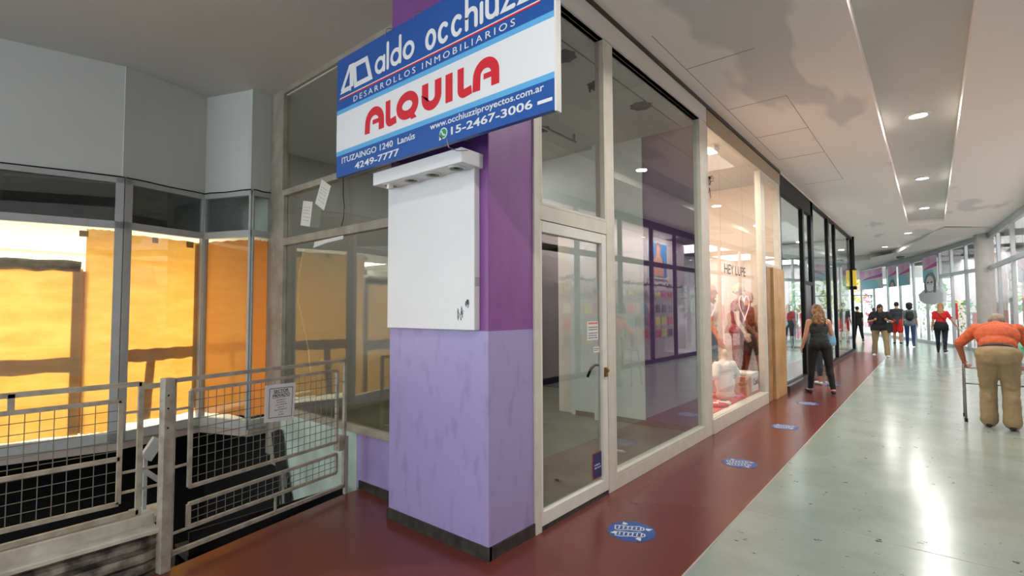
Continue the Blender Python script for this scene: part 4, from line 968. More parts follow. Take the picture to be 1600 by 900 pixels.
    if bt:
        m_, to, d, fl = bt; mb = MB(); torso(mb, d, True, False)
        for q in (1, -1):
            legm(mb, q, d, to, fl)
            if d > 0.018: mb.cap(pel+Vector((0.07*q*P['hip'], -0.04, 0.0)), K[q][0].lerp(K[q][1], 0.75), 0.088+d, 0.062+d); mb.cap(pel+Vector((0.06*q*P['hip'], 0.02, 0.0)), K[q][0].lerp(K[q][1], 0.6), 0.09+d, 0.064+d)
        sc(mb); o = vox(mb, 'shorts' if to < 1.2 else 'trousers', m_, t, 0.009, 4, 0.007 if d > 0.012 else 0.003, 10, 3.0, (1, 1, 1.5))
    if fit.get('shoes'):
        for q in (1, -1):
            mb = MB(); a = K[q][2]; mb.cap(a+Vector((0, -0.035, -0.043)), toe(q)+Vector((0, 0, 0.002)), 0.042, 0.036); mb.cap(a+Vector((0, 0.0, -0.03)), a+Vector((0, 0.05, -0.045)), 0.042, 0.04)
            sc(mb); o = vox(mb, 'shoe', fit['shoes'], t, 0.008, 3)
            for q_ in o.data.vertices: q_.co.z = max(q_.co.z, 0.0)
    hr = fit.get('hair')
    if hr:
        m_, st_ = hr; mb = MB()
        if st_ != 'fringe': mb.ell(h(0, -0.016, 0.028), (0.085, 0.098, 0.1), 20, 14, BH)
        else: mb.ell(h(0, -0.03, 0.0), (0.083, 0.083, 0.085), 20, 14, BH)
        am = 0.006
        if st_ in ('long', 'curly'):
            w_ = 0.016 if st_ == 'curly' else 0.0
            for (x, y, z, a_, b_, c_) in ((0, -0.055, -0.06, 0.085+w_, 0.06+w_, 0.11), (0.055, -0.03, -0.06, 0.038+w_, 0.055, 0.1), (-0.055, -0.03, -0.06, 0.038+w_, 0.055, 0.1)): mb.ell(h(x, y, z), (a_, b_, c_), 16, 12, BH)
            mb.ell(neck-fw*0.075-td*0.05, (0.1+w_*1.5, 0.05+w_, 0.14), 16, 12, BT); am = 0.018 if st_ == 'curly' else 0.006
        if st_ == 'bun': mb.ell(h(0, -0.1, 0.06), (0.05, 0.05, 0.05), 14, 10, BH)
        if st_ == 'big': mb.ell(h(0, -0.03, 0.03), (0.115, 0.115, 0.115), 16, 12, BH); mb.ell(h(0, -0.05, -0.06), (0.11, 0.08, 0.1), 16, 12, BH); am = 0.014
        sc(mb); vox(mb, 'hair', m_, t, 0.008, 2, am*s, 22)
    J = dict(pel=pel*s, chest=chest*s, neck=neck*s, headc=headc*s, sho={q: sho[q]*s for q in sho}, arms={q: tuple(a*s for a in arms[q][:2]) for q in arms}, K={q: tuple(a*s for a in K[q]) for q in K}, BH=BH, BT=BT, s=s, fw=fw, rt=rt, td=td)
    return t, J
def lpart(mb, name, m, t, smooth=True, **k): return mb.build(name, m, t, local=True, smooth=smooth, **k)

SK1 = mat('skin_light', (206, 152, 122), 0.55, var=0.06); SK2 = mat('skin_tan', (178, 122, 92), 0.55, var=0.08); SK3 = mat('skin_weathered', (160, 98, 72), 0.6, var=0.12)
C = lambda n, c, r=0.8, **k: mat(n, c, r, **k)
BLACKC = C('black_cloth', (20, 20, 24)); DGREY = C('charcoal_cloth', (52, 58, 64)); KHAKI = C('khaki_cloth', (150, 130, 96), var=0.14, scale=5); ORANGE = C('orange_plaid', (200, 94, 54), var=0.22, scale=26)
REDC = C('red_cloth', (206, 34, 34)); NAVY = C('navy_cloth', (26, 28, 48)); JEAN = C('denim_cloth', (48, 70, 112), var=0.2, scale=8); GREYC = C('grey_cloth', (118, 124, 130)); PINKC = C('mauve_cloth', (150, 88, 108)); MINT = C('mint_cloth', (140, 206, 184))
WSHOE = C('white_shoe', (220, 220, 222), 0.5); BSHOE = C('dark_shoe', (30, 24, 26), 0.5); H_DK = C('dark_hair', (28, 22, 20), 0.55); H_BL = C('blond_brown_hair', (150, 112, 70), 0.55, col2=(96, 66, 42), scale=18); H_GR = C('grey_hair', (150, 142, 124), 0.7, var=0.25, scale=30)
BAGB = C('black_bag', (22, 22, 26), 0.6)

# woman in black at the black shop front
t, J = person('person', 'person with curly light brown hair in black tank top and leggings at the black shop', 'person', (-1.66, 11.15, 0), 22, 1.68,
       dict(lean=7, head=16, hturn=30, lt=5, lk=4, rt=-7, rk=8, la=4, lab=12, le=14, ra=24, rab=18, re=85, rin=20, hip=1.1, fat=1.06, bust=1, spread=0.10),
       dict(skin=SK1, top=(C('dark_grey_cloth', (40, 46, 48)), 0, 0.012), bottom=(C('black_leggings', (16, 16, 19)), 1.93, 0.008, 0.0), shoes=C('plum_shoe', (58, 30, 40), 0.5), hair=(H_BL, 'curly')))
for q in (1, -1):
    mb = MB(); c = J['chest']; mb.tube([c+J['td']*0.02*J['s']+J['rt']*0.075*q-J['fw']*0.118, c+J['td']*0.13+J['rt']*0.095*q-J['fw']*0.085, J['sho'][q]-J['rt']*0.06*q+J['td']*0.055, c+J['td']*0.11+J['rt']*0.085*q+J['fw']*0.085], 0.011, 8); lpart(mb, 'shoulder_strap', BLACKC, t)
mb = MB(); w_ = J['arms'][1][1]; mb.loft([[w_+Vector((0.05+0.10*f*math.cos(k*PI/8)*1.0, 0.02+0.06*f*math.sin(k*PI/8), z)) for k in range(16)] for z, f in ((0.02, 0.25), (-0.03, 0.7), (-0.22, 1.0), (-0.3, 0.95), (-0.32, 0.5))])
bag = mb.build('shopping_bag', C('pale_blue_plastic', (120, 176, 206), 0.4), t, local=True, smooth=True); 
# companion behind her
person('person', 'person mostly hidden behind the woman in black leggings, only legs and dark shoes showing', 'person', (-1.80, 12.5, 0), 40, 1.5, dict(lean=3, lt=2, rt=-2), dict(skin=SK2, top=(GREYC, .5, .016, -0.05), bottom=(DGREY, 1.6, 0.014, 0.005), shoes=WSHOE, hair=(H_DK, 'short')))
# old man on the walking frame
t, J = person('person', 'elderly grey haired person in orange checked shirt and khaki trousers bent over a walking frame', 'person', (0.66, 9.3, 0), -4, 1.80,
       dict(lean=40, head=14, hunch=12, lt=20, lk=24, rt=16, rk=26, la=-8, lab=42, le=34, lin=52, ra=14, rab=28, re=20, rin=36, fat=1.32, hip=1.06, curl=48, spread=0.015),
       dict(skin=SK3, top=(ORANGE, 0.9, 0.022), bottom=(KHAKI, 1.97, 0.03, 0.022), shoes=C('worn_shoe', (52, 40, 40), 0.6), hair=(H_GR, 'fringe')))
mb = MB(); p = J['pel']; s = J['s']; bt_ = J['BT']
mb.loft([[p+bt_@Vector((0.197*s*math.cos(k*PI/16), 0.155*s*math.sin(k*PI/16), z)) for k in range(32)] for z in (0.045, 0.08)]); lpart(mb, 'belt', C('brown_belt', (50, 34, 26), 0.5), t)
# walking frame placed to his hands
hl = wm(t) @ J['arms'][-1][1]; hr_ = wm(t) @ J['arms'][1][1]
fz = (hl.z+hr_.z)/2-0.045
wk = thing('walking_frame', 'silver tubular walking frame in front of the bent person in the orange shirt', 'walking frame', ((hl.x+hr_.x)/2, 9.75, 0))
M_ALU = mat('aluminium_tube', (150, 148, 150), 0.3, metal=0.85)
for xx, hz in ((hl.x, hl.z-0.045), (hr_.x, hr_.z-0.045)):
    yy = hl.y if xx == hl.x else hr_.y
    mb = MB(); mb.tube([(xx, yy-0.05, 0.02), (xx, yy-0.05, hz-0.12), (xx, yy-0.03, hz-0.03), (xx, yy+0.03, hz), (xx, yy+0.16, hz), (xx, yy+0.24, hz-0.05), (xx, yy+0.30, hz-0.2), (xx, yy+0.42, 0.02)], 0.0135, 10); sf = mb.build('side_frame', M_ALU, wk, smooth=True)
    mb = MB(); mb.tube([(xx, yy-0.05, 0.42), (xx, yy+0.35, 0.42)], 0.011, 8); mb.build('side_bar', M_ALU, wk, smooth=True)
    mb = MB(); mb.tube([(xx, yy+0.0, hz), (xx, yy+0.14, hz)], 0.018, 10); mb.build('hand_grip', mat('dark_grip', (40, 38, 40), 0.6), sf, smooth=True)
    for fy in (yy-0.05, yy+0.42):
        mb = MB(); mb.tube([(xx, fy, 0.0), (xx, fy, 0.05)], 0.019, 10); mb.build('rubber_foot', mat('black_rubber', (26, 26, 28), 0.7), wk)
mb = MB(); mb.tube([(hl.x, hl.y+0.34, 0.5), (hr_.x, hr_.y+0.34, 0.5)], 0.012, 8); mb.tube([(hl.x, hl.y+0.28, 0.74), (hr_.x, hr_.y+0.28, 0.74)], 0.012, 8); mb.build('cross_bar', M_ALU, wk, smooth=True)
# person in mint
person('person', 'person in pale mint top walking beside the elder in orange', 'person', (1.20, 10.5, 0), -5, 1.62, dict(lean=10, lt=10, lk=10, rt=-8, fat=1.15), dict(skin=SK2, top=(MINT, 1.2, 0.02, -0.08), bottom=(C('beige_cloth', (196, 170, 150)), 1.95, 0.016, 0.008), shoes=WSHOE, hair=(H_GR, 'short')))
# walkers further down
t, J = person('person', 'person with long dark hair, black top and khaki trousers bent over a phone', 'person', (-1.34, 20.9, 0), 186, 1.80,
       dict(lean=5, head=38, hunch=8, lt=10, lk=4, rt=-8, rk=10, la=14, lab=22, le=88, lin=52, ra=14, rab=22, re=88, rin=52, fat=1.3, hip=1.22, bust=1, spread=0.07, curl=40),
       dict(skin=SK2, top=(BLACKC, 0.8, 0.022, -0.1), bottom=(KHAKI, 1.95, 0.02, 0.016), shoes=WSHOE, hair=(H_DK, 'long')))
mb = MB(); c = (J['arms'][1][1]+J['arms'][-1][1])/2+Vector((0, 0.07, 0.03)); mb.box(c-Vector((0.038, 0.006, 0.075)), c+Vector((0.038, 0.006, 0.075))); lpart(mb, 'phone', BLACKC, t, False, bevel=0.004)
mb = MB(); c = J['pel']+Vector((-0.2, 0.06, 0.02)); mb.loft([[c+Vector((0.15*f*math.cos(k*PI/8), 0.06*math.sin(k*PI/8), z)) for k in range(16)] for z, f in ((-0.2, 0.6), (-0.18, 1), (0.1, 0.95), (0.14, 0.7))]); b_ = lpart(mb, 'shoulder_bag', BAGB, t)
mb = MB(); mb.tube([c+Vector((0, 0, 0.12)), J['chest']+Vector((-0.05, 0.19, 0)), J['chest']+Vector((0.10, 0.15, 0.17)), J['sho'][1]+Vector((-0.04, 0.0, 0.08)), J['chest']+Vector((0.04, -0.19, 0.05))], 0.016, 6); mb.build('bag_strap', BAGB, b_, local=True, smooth=True)
W_ = 'walkers at the far end of the corridor'
person('person', 'person in grey top and red shorts walking away beside the end of the black shop', 'person', (-3.30, 32.2, 0), 8, 1.80, dict(lt=14, lk=6, rt=-12, rk=14, fat=1.05), dict(skin=SK2, top=(GREYC, 1.9, 0.02, -0.05), bottom=(REDC, 0.85, 0.025, 0.02), shoes=BSHOE, hair=(H_DK, 'short')), W_)
person('person', 'person all in black walking next to the one in grey and red shorts', 'person', (-2.83, 30.3, 0), 24, 1.74, dict(lt=18, lk=4, rt=-16, rk=12, lab=26, le=60, lin=60, la=-20, fat=1.12), dict(skin=SK1, top=(BLACKC, 0.6, 0.02, -0.1), bottom=(C('black_trousers', (18, 18, 22)), 1.9, 0.014, 0.0), shoes=BSHOE, hair=(H_DK, 'short')), W_)
person('person', 'person in mauve clothes partly hidden behind the phone reader in black', 'person', (-2.2, 30.6, 0), -10, 1.66, dict(lt=16, lk=6, rt=-12, rk=16, fat=1.12), dict(skin=SK2, top=(PINKC, 0.6, 0.02, -0.12), bottom=(PINKC, 0.9, 0.02, 0.01), shoes=BSHOE, hair=(C('reddish_hair', (120, 66, 70), 0.6), 'short')), W_)
person('person', 'person in dark tee and bright red shorts walking away with empty hands', 'person', (-1.225, 28.95, 0), 4, 1.9, dict(lt=12, lk=4, rt=-10, rk=10, lab=8, rab=6, le=20, re=20, fat=1.15), dict(skin=SK1, top=(DGREY, 0.85, 0.024, -0.1), bottom=(REDC, 0.85, 0.028, 0.02), shoes=BSHOE, hair=(H_DK, 'short')), W_)
t, J = person('person', 'person with bushy dark hair, jeans and a black backpack, walking away', 'person', (-0.73, 27.5, 0), 2, 1.84, dict(lt=10, lk=4, rt=-10, rk=12, lab=6, rab=8, fat=1.05, hip=1.05), dict(skin=SK1, top=(GREYC, 0.8, 0.02, -0.05), bottom=(JEAN, 1.95, 0.01, 0.0), shoes=BSHOE, hair=(H_DK, 'big')), W_)
mb = MB(); c = J['chest']-J['fw']*0.2-J['td']*0.06; mb.ell(c, (0.155, 0.09, 0.22), 16, 12, J['BT']); mb.ell(c-J['fw']*0.05-J['td']*0.08, (0.11, 0.07, 0.11), 16, 12, J['BT']); bpk = vox(mb, 'backpack', C('dark_backpack', (26, 36, 34), 0.7), t, 0.012)
for q in (1, -1):
    mb = MB(); mb.tube([J['sho'][q]-J['rt']*0.07*q-J['fw']*0.13, J['sho'][q]-J['rt']*0.07*q+J['td']*0.07, J['chest']+J['rt']*0.1*q+J['fw']*0.13], 0.016, 6); mb.build('strap', BAGB, bpk, local=True, smooth=True)
t, J = person('person', 'person with light brown hair in red tee and dark trousers walking away', 'person', (0.25, 24.3, 0), -6, 1.80, dict(lt=8, lk=4, rt=-8, rk=14, lab=10, rab=26, ra=8, re=14, fat=1.06, hip=1.12), dict(skin=SK1, top=(REDC, 0.7, 0.016), bottom=(NAVY, 1.95, 0.012, 0.0), shoes=BSHOE, hair=(C('light_brown_hair', (166, 124, 84), 0.6), 'long')), W_)
mb = MB(); p = J['pel']; mb.loft([[p+Vector((0.175*f*math.cos(k*PI/12), 0.14*f*math.sin(k*PI/12)-0.02, z+0.012*math.sin(k*1.9))) for k in range(24)] for z, f in ((0.12, 0.98), (0.0, 1.18), (-0.17, 1.3), (-0.18, 1.15))]); lpart(mb, 'tied_jacket', BLACKC, t)
mb = MB(); mb.tube([J['chest']+Vector((-0.12, -0.09, 0.17)), J['chest']+Vector((-0.02, -0.145, 0.02)), J['chest']+Vector((0.12, -0.12, -0.16))], 0.01, 6); lpart(mb, 'bag_strap', BAGB, t)

# ------------------------------------------------------------------ lit display window
PL1 = C('mannequin_tan', (214, 150, 110), 0.4); PL2 = C('mannequin_pale', (226, 198, 176), 0.4); PLO = C('mannequin_orange', (216, 128, 72), 0.35)
WHITEC = C('white_cloth', (232, 228, 222)); ORFL = C('orange_floral_cloth', (206, 74, 40), col2=(70, 30, 28), scale=34); REDFL = C('red_cloth_display', (176, 24, 28)); SEQ = mat('silver_sequins', (176, 170, 170), 0.25, metal=0.7, col2=(92, 84, 84), scale=60)
NAVYS = C('navy_shorts', (28, 42, 66)); BROWNFL = C('brown_speckled_cloth', (140, 84, 70), col2=(84, 44, 40), scale=50)
def skirt(t, J, m, z0, z1, r0, r1, name='skirt'):
    mb = MB(); p = J['pel']; mb.loft([[Vector((p.x+(r0+(r1-r0)*f)*math.cos(k*PI/12)*(1+.03*math.sin(k*2.2)), p.y+(r0+(r1-r0)*f)*0.75*math.sin(k*PI/12), p.z+z0+(z1-z0)*f)) for k in range(24)] for f in (0, .25, .5, .75, 1)]); return mb.build(name, m, t, local=True, smooth=True)
MG = 'mannequins in the lit display window'
stiff = dict(lean=0, head=0, lt=2, lk=0, rt=-2, rk=0, la=4, lab=12, ra=8, rab=12, re=18, le=12, curl=14)
t, J = person('mannequin', 'orange headed mannequin in white top and navy shorts, leftmost in the lit display', 'mannequin', (-2.78, 8.35, 0.2), -75, 1.78, dict(stiff), dict(skin=PLO, face=False, top=(WHITEC, 0.5, 0.014, -0.02), bottom=(NAVYS, 0.6, 0.02, 0.02)), MG, 0.009)
t, J = person('mannequin', 'pale mannequin in orange speckled dress and pale hat in the middle of the lit display', 'mannequin', (-2.72, 9.72, 0.2), -85, 1.86, dict(stiff, ra=4, re=25, lab=5, rab=5, le=10), dict(skin=PL2, face=False, top=(ORFL, 0.4, 0.014), bottom=(ORFL, 1.9, 0.012, 0.0), hair=(C('straw_hat', (222, 200, 160), 0.8), 'fringe')), MG, 0.009)
t, J = person('mannequin', 'tan mannequin in red top and long speckled skirt, second from left in the lit display', 'mannequin', (-3.1, 9.25, 0.2), -70, 1.66, dict(stiff), dict(skin=PL1, face=False, top=(REDFL, 0.5, 0.014), hair=(C('red_cap', (196, 60, 50), 0.6), 'short')), MG, 0.009)
skirt(t, J, BROWNFL, -0.72, 0.1, 0.24, 0.16)
t, J = person('mannequin', 'mannequin in red top and silver sequin skirt, rightmost in the lit display', 'mannequin', (-2.72, 10.33, 0.2), -95, 1.72, dict(stiff, ra=6, re=40, rab=6, la=6, le=20), dict(skin=PL1, face=False, top=(REDFL, 0.5, 0.014)), MG, 0.009)
skirt(t, J, SEQ, -0.42, 0.12, 0.24, 0.155)
# white torso form
t = thing('torso_form', 'white headless torso form in a white tee on the red floor of the lit display', 'mannequin', (-2.48, 8.1, 0.2))
mb = MB(); mb.ell((0, 0, 0.32), (0.16, 0.11, 0.30), 20, 14); mb.ell((0, 0, 0.52), (0.19, 0.1, 0.12), 20, 12); mb.cap((0, 0, 0.55), (0, 0, 0.74), 0.055, 0.05); mb.ell((0, 0, 0.1), (0.17, 0.12, 0.1), 20, 12); o = vox(mb, 'torso', PL2, t, 0.01, 4); o.rotation_euler = (0, 0, math.radians(70))
mb = MB(); mb.ell((0, 0, 0.3), (0.175, 0.125, 0.27), 20, 14); mb.ell((0, 0, 0.51), (0.205, 0.115, 0.12), 20, 12)
for q in (1, -1): mb.cap((0.17*q, 0, 0.54), (0.25*q, 0, 0.40), 0.07, 0.075)
o = vox(mb, 'white_tee', WHITEC, t, 0.01, 4, 0.012, 11); o.rotation_euler = (0, 0, math.radians(70))
fq = frame_x(-2.35, 8.1, 0.55); mb = MB(); text(mb, fq, 'Chill', -0.02, 0.0, h=0.06, bold=0.01); mb.build('tee_lettering', M_INK, t)
# box with the tee over it
t = thing('display_box', 'tan box draped with a white tee reading Cool in the lit display', 'box', (-2.46, 9.02, 0.2))
mb = MB(); mb.box((-2.62, 8.78, 0.2), (-2.32, 9.28, 0.5)); mb.build('box', C('tan_carton', (196, 150, 112)), t, bevel=0.006)
mb = MB(); mb.box((-2.66, 8.9, 0.5), (-2.3, 9.32, 0.55)); mb.box((-2.33, 8.92, 0.24), (-2.30, 9.30, 0.52)); o = mb.build('draped_tee', WHITEC, t, bevel=0.012)
mb = MB(); text(mb, frame_x(-2.297, 8.98, 0.35), 'Cool', 0, 0, h=0.11, w=0.27, bold=0.012); mb.build('tee_lettering', M_BLK, t)
for (x, y, rz, m, lab, w_) in ((-2.46, 7.55, 0.3, REDFL, 'folded red garment on the red display floor near the window corner', 0.34), (-2.42, 7.80, -0.2, WHITEC, 'folded white printed garment on the red display floor', 0.2), (-2.44, 8.55, 0.6, C('pink_cloth', (230, 110, 130)), 'pink garment lying beside the white torso form', 0.22)):
    t = thing('folded_garment', lab, 'clothing', (x, y, 0.2), rz, 'garments laid on the display floor')
    mb = MB(); mb.loft([[Vector((w_/2*f*math.cos(k*PI/10)*(1+.15*math.sin(k*1.7)), w_*0.42*f*math.sin(k*PI/10), z)) for k in range(20)] for z, f in ((0.0, 1), (0.03, 1.0), (0.05, 0.8))]); lpart(mb, 'cloth', m, t)
    mb = MB(); mb.box((-0.05, -0.05, 0.05), (0.05, 0.05, 0.053)); lpart(mb, 'print', M_INK if m is not REDFL else WHITEC, t, False)
# glowing line and heart modelled in place of neon reflections, lettering on the glass
M_NEON_REFL = mat('pink_neon_reflection', (255, 180, 184), 0.4, emit=1.0)
t = thing('heart_reflection', 'thin pink glowing heart standing in for a neon reflection in the lit display window', 'neon light', (XS-0.12, 8.72, 1.44))
hp = [(0.30*(16*math.sin(a)**3)/16*1.0, 0.19*(13*math.cos(a)-5*math.cos(2*a)-2*math.cos(3*a)-math.cos(4*a))/13) for a in [k*PI/20 for k in range(41)]]
mb = MB(); mb.tube([(XS-0.12, 8.74+p[0]*0.95, 1.66+p[1]*0.95) for p in hp], 0.008, 6); mb.build('tube', M_NEON_REFL, t, smooth=True)
mb = MB(); mb.tube([(XS-0.12, 8.74, 1.7), (XS-0.12, 8.74, 4.02)], 0.0015, 4); mb.build('cord', M_WIRE, t)
t = thing('line_reflection', 'straight upright pink glowing line standing in for a neon reflection beside the heart', 'neon light', (XS-0.12, 7.6, 2.06))
mb = MB(); mb.tube([(XS-0.12, 7.6, 2.06), (XS-0.12, 7.66, 1.1)], 0.008, 6); mb.build('tube', M_NEON_REFL, t)
mb = MB(); mb.tube([(XS-0.12, 7.6, 2.06), (XS-0.12, 7.6, 4.06)], 0.0015, 4); mb.build('cord', M_WIRE, t)
t = thing('window_lettering', 'dark HEY LUPE lettering on the glass of the lit display', 'lettering', (XS-0.02, 7.45, 2.1))
mb = MB(); text(mb, frame_x(XS-0.022, 0, 0), 'HEY LUPE', 7.42, 2.12, w=1.05, h=0.15, bold=0.0); mb.build('letters', M_INK, t)
t = thing('display_spotlight', 'bright square spotlight at the ceiling corner of the lit display', 'spotlight', (-2.5, 7.75, 4.05))
mb = MB(); mb.box((-2.58, 7.64, 4.0), (-2.42, 7.86, 4.08)); mb.build('housing', M_WHITE, t, bevel=0.004)
mb = MB(); mb.box((-2.56, 7.66, 3.994), (-2.44, 7.84, 4.0)); mb.build('lens', M_LENS, t)
t = thing('dry_twig', 'small dried black twig tied to the frame of the lit display', 'twig', (XS+0.03, 6.66, 3.15))
mb = MB(); rr = random.Random(5)
for k in range(9):
    z = 3.1+rr.uniform(0, .25); mb.tube([(XS+0.03, 6.67, z), (XS+0.05, 6.7+rr.uniform(-.06, .1), z+rr.uniform(-.05, .08)), (XS+0.05, 6.72+rr.uniform(-.08, .1), z+rr.uniform(-.12, .12))], 0.004, 5)
mb.build('stems', M_BLACKFR, t)
t = thing('glass_case', 'grey framed glass showcase standing at the back of the lit display', 'showcase', (-3.9, 9.2, 0.2))
mb = MB()
for a, b in (((-4.1, 8.6, .2), (-4.1, 8.6, 2.3)), ((-4.1, 10.5, .2), (-4.1, 10.5, 2.3)), ((-4.1, 8.6, 2.3), (-4.1, 10.5, 2.3)), ((-4.1, 8.6, 1.7), (-4.1, 10.5, 1.7)), ((-4.1, 8.6, 1.0), (-4.1, 10.5, 1.0)), ((-3.7, 8.6, .2), (-3.7, 8.6, 2.3)), ((-3.7, 8.6, 2.3), (-3.7, 10.5, 2.3))): mb.beam(a, b, 0.04, 0.04)
mb.build('frame', M_METAL, t)
mb = MB(); mb.box((-4.1, 8.62, 1.70), (-3.7, 10.48, 1.72)); mb.box((-4.1, 8.62, 1.0), (-3.7, 10.48, 1.02)); mb.build('shelf', M_WHITE, t)

# ------------------------------------------------------------------ inside the black framed shop
t = thing('counter', 'white counter inside the black framed shop', 'counter', (-4.6, 15, 0.06))
mb = MB(); mb.box((-4.9, 13.2, 0.06), (-4.4, 17.0, 1.0)); mb.build('body', M_SHOPW, t, bevel=0.01)
mb = MB(); mb.box((-4.95, 13.15, 1.0), (-4.35, 17.05, 1.04)); mb.build('worktop', mat('grey_worktop', (120, 124, 126), 0.3), t)
for i, (x, y, m, lab) in enumerate(((-3.3, 19.6, REDC, 'red dress on a stand inside the black framed shop'), (-4.0, 21.2, DGREY, 'dark dress on a stand deep inside the black framed shop'))):
    t = thing('dress_stand', lab, 'clothing', (x, y, 0.06), 0, 'dresses in the black framed shop')
    mb = MB(); mb.lathe([(0.16, 0), (0.16, 0.02), (0.02, 0.03), (0.02, 1.45), (0.05, 1.5), (0.004, 1.55)], n=16); lpart(mb, 'stand', M_METAL, t)
    mb = MB(); mb.loft([[Vector((r*math.cos(k*PI/12)*(1+.05*math.sin(k*3)), r*.6*math.sin(k*PI/12), z)) for k in range(24)] for z, r in ((0.55, 0.34), (0.8, 0.26), (1.0, 0.15), (1.2, 0.19), (1.4, 0.17), (1.47, 0.07))]); lpart(mb, 'dress', m, t)

# ------------------------------------------------------------------ opposite stores
def on_seg(k, u, off):   # point on the opposite facade k, u metres from its far end, off metres into the store
    a, b = Vector(FAC[k+2]), Vector(FAC[k+1]); d = (b-a).normalized(); n = Vector((-d.y, d.x)); n = n if n.x > 0 else -n
    p = a+d*u+n*off; return p
def store_frame(k, u, z, off):
    a, b = Vector(FAC[k+2]), Vector(FAC[k+1]); d = (a-b).normalized(); p = on_seg(k, u, off)
    n = Vector((d.y, -d.x, 0)); n = n if n.x < 0 else -n
    return (Vector((p.x, p.y, z)), Vector((-d.x, -d.y, 0)), Vector((0, 0, 1)), n)
M_PINKB = mat('pink_banner', (236, 150, 214), 0.6, col2=(248, 214, 236), scale=1.2); M_MAG = mat('magenta_banner', (206, 70, 176), 0.6); M_SKYB = mat('sky_blue_banner', (140, 206, 226), 0.6); M_PALEB = mat('pale_grey_banner', (206, 222, 220), 0.6)
def banner(k, u0, u1, lab, portrait):
    t = thing('shop_banner', lab, 'banner', tuple(store_frame(k, (u0+u1)/2, 3.0, 0.25)[0]), 0, 'pink and blue shop banners')
    f = store_frame(k, u0, 0, -0.04); w_ = u1-u0
    mb = MB(); fr_box(mb, f, 0, 2.85, w_, 4.04, 0.02, -0.02); mb.build('panel', M_PALEB, t)
    mb = MB(); mb.plate(f, [(0, 3.55), (w_, 3.75), (w_, 4.04), (0, 4.04)], 0.003); mb.build('pink_field', M_PINKB, t)
    mb = MB(); mb.plate(f, [(0, 3.42), (w_, 3.52), (w_, 3.72), (w_*.3, 3.56)], 0.004); mb.build('magenta_wedge', M_MAG, t)
    mb = MB(); mb.plate(f, [(0, 2.85), (w_*.9, 2.85), (w_*.7, 3.4), (0, 3.44)], 0.003); mb.build('blue_field', M_SKYB, t)
    if portrait == 'top':
        mb = MB(); mb.plate(f, [(w_*.5+0.42*math.cos(a), 2.85+0.42*math.sin(a)) for a in [k2*PI/14 for k2 in range(15)]], 0.005); mb.build('printed_hair', mat('print_dark', (60, 60, 74), 0.6), t)
        mb = MB(); mb.plate(f, [(w_*.5+0.28*math.cos(a), 2.85+0.26*math.sin(a)) for a in [k2*PI/14 for k2 in range(15)]], 0.007); mb.build('printed_face', mat('print_skin', (214, 180, 172), 0.6), t)
banner(2, 1.6, 3.4, 'pink and blue shop banner across the top of the window with the masked portrait', '')
banner(3, 0.25, 1.6, 'pink and blue shop banner showing only the top of a dark haired head', 'top')
banner(3, 1.85, 3.4, 'pink shop banner in the window pane right of the dark haired head print', '')
banner(4, 0.2, 3.4, 'pale pink shop banner in the far bend of the glass front', '')
t = thing('portrait_poster', 'grey cut-out poster of a long haired face wearing a mask, hanging in the store window', 'poster', tuple(store_frame(2, 3.0, 2.1, 0.2)[0]))
f = store_frame(2, 2.55, 0, -0.05); f = (f[0], f[1]*1.9, f[2], f[3]); E_ = lambda cx, cy, rx, ry, a0=0, a1=360, n=24: [(cx+rx*math.cos(math.radians(a0+(a1-a0)*i/n)), cy+ry*math.sin(math.radians(a0+(a1-a0)*i/n))) for i in range(n)]
mb = MB(); mb.plate(f, [(-0.75, 2.0), (-0.85, 2.3), (-0.45, 2.5), (0.45, 2.5), (0.8, 2.3), (0.7, 1.95), (0.2, 1.8), (-0.4, 1.85)], 0.01); mb.build('printed_shoulders', mat('print_light_grey', (212, 215, 220), 0.6), t)
mb = MB(); mb.plate(f, E_(0, 2.82, 0.38, 0.46), 0.012); mb.plate(f, rect(-0.38, 2.35, -0.2, 2.85), 0.012); mb.plate(f, rect(0.2, 2.35, 0.38, 2.85), 0.012); mb.build('printed_hair', mat('print_grey', (116, 118, 124), 0.6), t)
mb = MB(); mb.plate(f, E_(0, 2.78, 0.26, 0.36), 0.014); mb.build('printed_face', mat('print_face', (216, 214, 214), 0.6), t)
mb = MB(); mb.plate(f, [(-0.26, 2.72), (0.26, 2.72), (0.2, 2.46), (0, 2.4), (-0.2, 2.46)], 0.016); mb.build('printed_mask', mat('print_white', (238, 238, 240), 0.6), t)
mb = MB(); mb.plate(f, E_(-0.12, 2.83, 0.08, 0.035), 0.016); mb.plate(f, E_(0.12, 2.83, 0.08, 0.035), 0.016); mb.build('printed_eyes', mat('print_dark', (60, 60, 74), 0.6), t)
